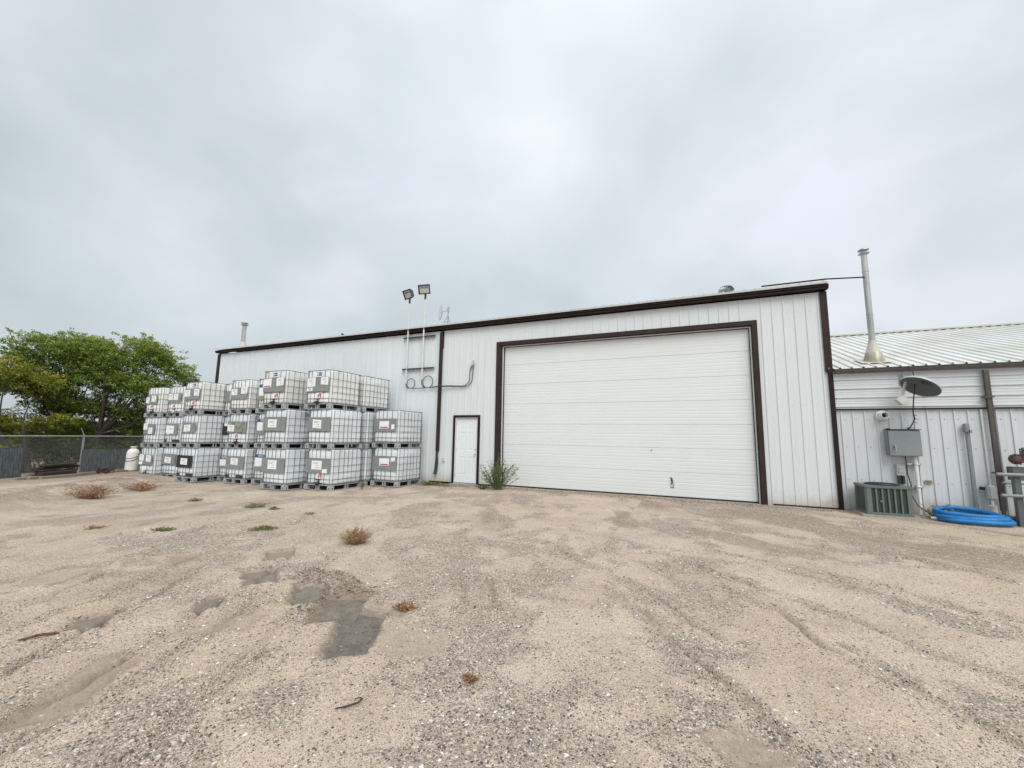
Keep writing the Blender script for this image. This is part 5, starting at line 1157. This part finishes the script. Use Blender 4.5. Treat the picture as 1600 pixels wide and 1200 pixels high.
tree('tree',(-28.8,11.55),[bl(.4,5.6,1.5,1.5,1.0),bl(1.5,5.75,1.5,1.4,1.0),bl(2.6,4.9,1.3,1.3,.9),bl(1.4,3.9,1.7,1.7,1.0),bl(2.9,3.4,1.2,1.2,.9),bl(3.3,2.4,1.1,1.1,.8),bl(-.3,4.3,1.3,1.2,1.0),bl(.5,2.5,1.2,1.1,.6,.6),bl(3.4,4.2,.7,.8,.5),bl(1.9,2.3,1.3,1.2,.8,.8),bl(-.5,2.9,1.1,1.0,.6,.8),bl(2.9,1.6,1.2,1.1,.6,.4),bl(.9,1.5,1.2,1.1,.5,.8)],3100,GREEN,'broad dark green tree with an upright trunk behind the fence, nearest the tote tanks',5,trunk_r=.17,group='trees behind the fence',fork=1.8)
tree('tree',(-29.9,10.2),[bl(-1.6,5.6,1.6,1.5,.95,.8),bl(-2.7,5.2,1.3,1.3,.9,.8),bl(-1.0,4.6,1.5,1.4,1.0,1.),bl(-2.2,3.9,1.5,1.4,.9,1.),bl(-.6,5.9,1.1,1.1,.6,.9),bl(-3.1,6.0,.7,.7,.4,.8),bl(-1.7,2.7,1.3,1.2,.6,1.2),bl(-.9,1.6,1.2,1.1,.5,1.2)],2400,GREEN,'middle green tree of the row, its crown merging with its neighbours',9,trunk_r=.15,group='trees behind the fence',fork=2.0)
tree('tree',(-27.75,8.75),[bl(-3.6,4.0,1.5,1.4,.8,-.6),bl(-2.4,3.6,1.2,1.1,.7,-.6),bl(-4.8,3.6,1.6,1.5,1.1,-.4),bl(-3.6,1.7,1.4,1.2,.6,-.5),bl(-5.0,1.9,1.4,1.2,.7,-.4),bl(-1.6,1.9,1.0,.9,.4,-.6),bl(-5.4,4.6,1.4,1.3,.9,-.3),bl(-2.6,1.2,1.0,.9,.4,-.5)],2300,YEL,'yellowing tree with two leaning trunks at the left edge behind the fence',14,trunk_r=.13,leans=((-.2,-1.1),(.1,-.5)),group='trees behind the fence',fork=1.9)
def shrub(px_,z,r1,back,seed,label,m=DARKG,n=340):
    c=Vector((-28.85,11.4,0))+lat*px_+Vector((-.93,.37,0))*back; g=gz(c.x,c.y)
    tree('shrub',(c.x,c.y),[(c.x,c.y,g+z,r1,r1,z*.85),(c.x+.5*lat.x,c.y+.6*lat.y,g+z*.7,r1*.8,r1*.8,z*.7)],n,m,label,seed,trunk_r=.04,group='shrubs under the trees',per=24,fork=.3,lsz=.1)
shrub(-5.6,.95,1.0,-1.6,31,'shrub at the far left behind the dark edge screen',DARKG); shrub(-3.6,.9,1.1,-1.4,32,'light green shrub seen through the wire above the timber beams',GREEN)
shrub(-1.9,1.0,1.2,-.6,33,'dark shrub under the middle tree, right of the timber beams'); shrub(-.2,.9,1.2,.4,34,'dark shrub behind the slatted screen panel'); shrub(1.6,1.0,1.2,.8,35,'dark shrub behind the white cylinders'); shrub(3.4,1.1,1.3,1.4,36,'dark shrub behind the leftmost tote stack')
shrub(-7.6,1.3,1.5,2.5,37,'tall dim shrub beyond the yellowing tree',DARKG,420)
# far shelter belt seen as one mass under the crowns
mb=MB(); k=26000; rg=np.random.default_rng(77)
s_=rg.uniform(-60,45,k); bk=rg.uniform(30,40,k); hz=2.0+2.6*fbm(s_*.15,s_*0+3,4,3)
P=np.stack([-28.85+.37*s_-.93*bk,11.4+.93*s_+.37*bk,-.6+rg.random(k)**.8*hz],1); dv=rg.normal(size=(k,3)); dv/=np.linalg.norm(dv,axis=1)[:,None]
o=leaves(P,dv,rg.uniform(.5,.9,k),rg.uniform(.35,.6,k),np.clip(.35+rg.normal(0,.15,k),0,1),'distant_scrub',DARKG,None); tag(o,'low distant scrub showing as one dark mass under the tree crowns','scrub',kind='stuff')

# ------------------------------------------------------------------ weeds and litter in the yard
def weed(name,x,y,r_,h,nst,m,label,cat,seed,leaf=.03,nl=14,flat=.0,group=None,stem=None,thick=.003,lean=(0,0)):
    rn=random.Random(seed); z=gz(x,y); root=empty(name,(x,y,z),label=label,cat=cat,group=group)
    mb=MB(); C=[];Dv=[];L=[];T=[]
    for i in range(nst):
        a=rn.uniform(0,6.28); q=rn.random()**.6; hh=h*rn.uniform(.45,1.0)*(1-.35*q); e=Vector((x+r_*q*math.cos(a)+lean[0]*hh,y+r_*q*math.sin(a)*.8+lean[1]*hh,z+hh)); s0=Vector((x+r_*.15*q*math.cos(a),y+r_*.15*q*math.sin(a),z-.01))
        if flat: e.z=z+hh*(1-q*flat)
        m1=s0.lerp(e,.55)+Vector((rn.gauss(0,.02),rn.gauss(0,.02),hh*.12)); pts=[s0,m1,e]; mb.tube(pts,[thick,thick*.7,thick*.25],4,cap=False)
        for k in range(nl):
            t_=rn.uniform(.15,1); p=(s0.lerp(m1,t_/.55) if t_<.55 else m1.lerp(e,(t_-.55)/.45)); d=Vector((rn.gauss(0,1),rn.gauss(0,1),rn.gauss(.3,.6))).normalized()
            C.append(p+d*leaf*.5); Dv.append(d); L.append(leaf*rn.uniform(.5,1.4)); T.append(min(1,max(0,rn.gauss(.45,.2)+.2*(t_-.5))))
    mb.build('stems',stem or M['stick'],root); L=np.array(L)
    leaves(np.array([tuple(c) for c in C]),np.array([tuple(c) for c in Dv]),L,L*.35,np.array(T),'foliage',m,root); return root
greenstem=mat('green_stem',(.13,.17,.07),.7)
weed('weed_bush',-5.08,10.66,.68,1.0,95,WEED,'tall feathery green weed bush at the left corner of the overhead door','weed',1,leaf=.052,nl=30,stem=greenstem,thick=.004)
weed('weed',-5.62,10.75,.28,.14,24,WEED,'low green weed beside the big weed bush, before the entry door','weed',2,leaf=.04,nl=14,stem=greenstem)
weed('weed',-5.45,10.5,.17,.12,18,WEED,'dark trampled weed clump just left of the big weed bush','weed',22,leaf=.04,nl=14,stem=greenstem)
weed('weed',-7.55,10.95,.45,.15,46,WEED,'mat of green weeds at the wall foot under the brown downpipe','weed',3,leaf=.045,nl=16,stem=greenstem)
weed('weed',-7.05,10.9,.35,.08,26,DRY,'dead brown weeds at the wall foot left of the entry door','weed',23,leaf=.04,nl=12)
weed('weed',-8.75,9.35,.22,.4,10,WEED,'thin green weed growing up beside the nearest tote stack','weed',4,leaf=.05,nl=12,stem=greenstem)
weed('weed',4.32,11.16,.3,.36,30,GREYW,'grey dried weed between the condenser and the blue hose','weed',5,leaf=.05,nl=12,lean=(.5,-.2))
weed('weed',5.65,11.02,.3,.22,34,WEED,'leafy green weeds at the foot of the guard rail','weed',6,leaf=.06,nl=16,stem=greenstem)
G_='grass tufts scattered over the yard'
def far(x,y): s_=1-gz(x,y)/HC; return x*s_,y*s_
for (x,y),r_,h,n_,m_,lab,sd in (
 ((-4.21,4.45),.27,.27,330,STRAW,'spiky straw-brown tumbleweed tuft, largest in the middle of the yard',41),
 ((-6.20,4.55),.27,.07,90,OLIVE,'flat green grass tuft left of the straw-brown tumbleweed',42),
 ((-7.53,3.9),.22,.06,60,OLIVE,'small green tuft trailing to the left in the left half of the yard',43),
 (far(-12.05,4.79),.65,.42,220,DRY,'wide reddish dry grass clump nearest the fence side',44),
 (far(-12.79,6.02),.7,.30,160,DRY,'wide dry grass clump before the leftmost tote stack',45),
 (far(-8.06,5.70),.28,.09,60,OLIVE,'dark green tuft in front of the second tote stack from the right',46),
 (far(-9.86,5.63),.22,.1,50,OLIVE,'small green tuft in front of the square black plate',47),
 (far(-7.52,5.75),.18,.07,40,OLIVE,'smallest dark tuft right of the dark green tuft',48),
 ((-2.31,3.07),.12,.06,60,DRY,'reddish dry sprig beside the largest damp print',49),
 ((-1.29,2.37),.05,.035,30,DRY,'tiny dried root lump right of the damp prints',50),
 (far(-8.3,3.4),.25,.05,30,DRY,'sparse dry twigs on bare sand at the left of the yard',51),
 (far(-8.3,5.95),.3,.05,30,DRY,'thin dry runner near the dark green tufts',52),
 ((-6.66,5.82),.12,.05,24,DRY,'little dark dried tuft below the nearest tote stack',53)):
    weed('grass_tuft',x,y,r_,h,n_,m_,lab,'grass tuft',sd,leaf=.03 if h<.12 or m_ is STRAW else .045,nl=3 if m_ is STRAW else 8,flat=.5 if h<.12 else .15,group=G_,stem=greenstem if m_ is OLIVE else mat('straw%d'%sd,(.40,.27,.15) if m_ is STRAW else (.30,.19,.11),.8),thick=.0026 if m_ is STRAW else .0018)
mb=MB(); z=gz(-4.24,1.55); mb.tube([(-4.30,1.43,z+.012),(-4.25,1.53,z+.02),(-4.2,1.6,z+.012)],[.006,.01,.005],6); mb.tube([(-4.3,1.46,z+.01),(-4.26,1.50,z+.024),(-4.24,1.6,z+.01)],[.004,.007,.003],6); o=mb.build('twig',mat('red_twig',(.16,.07,.05),.85,var=.4,vs=40),smooth=True); tag(o,'reddish broken twig lying on the gravel at the left edge','twig')
mb=MB(); z=gz(-1.73,1.88); mb.tube([(-1.80,1.83,z+.006),(-1.75,1.85,z+.016),(-1.71,1.90,z+.02),(-1.715,1.935,z+.02),(-1.745,1.945,z+.014),(-1.765,1.93,z+.008)],[.003,.005,.005,.004,.003,.002],6); o=mb.build('hooked_twig',mat('dark_twig',(.05,.04,.035),.85),smooth=True); tag(o,'small dark hooked twig in the lower middle of the gravel','twig')
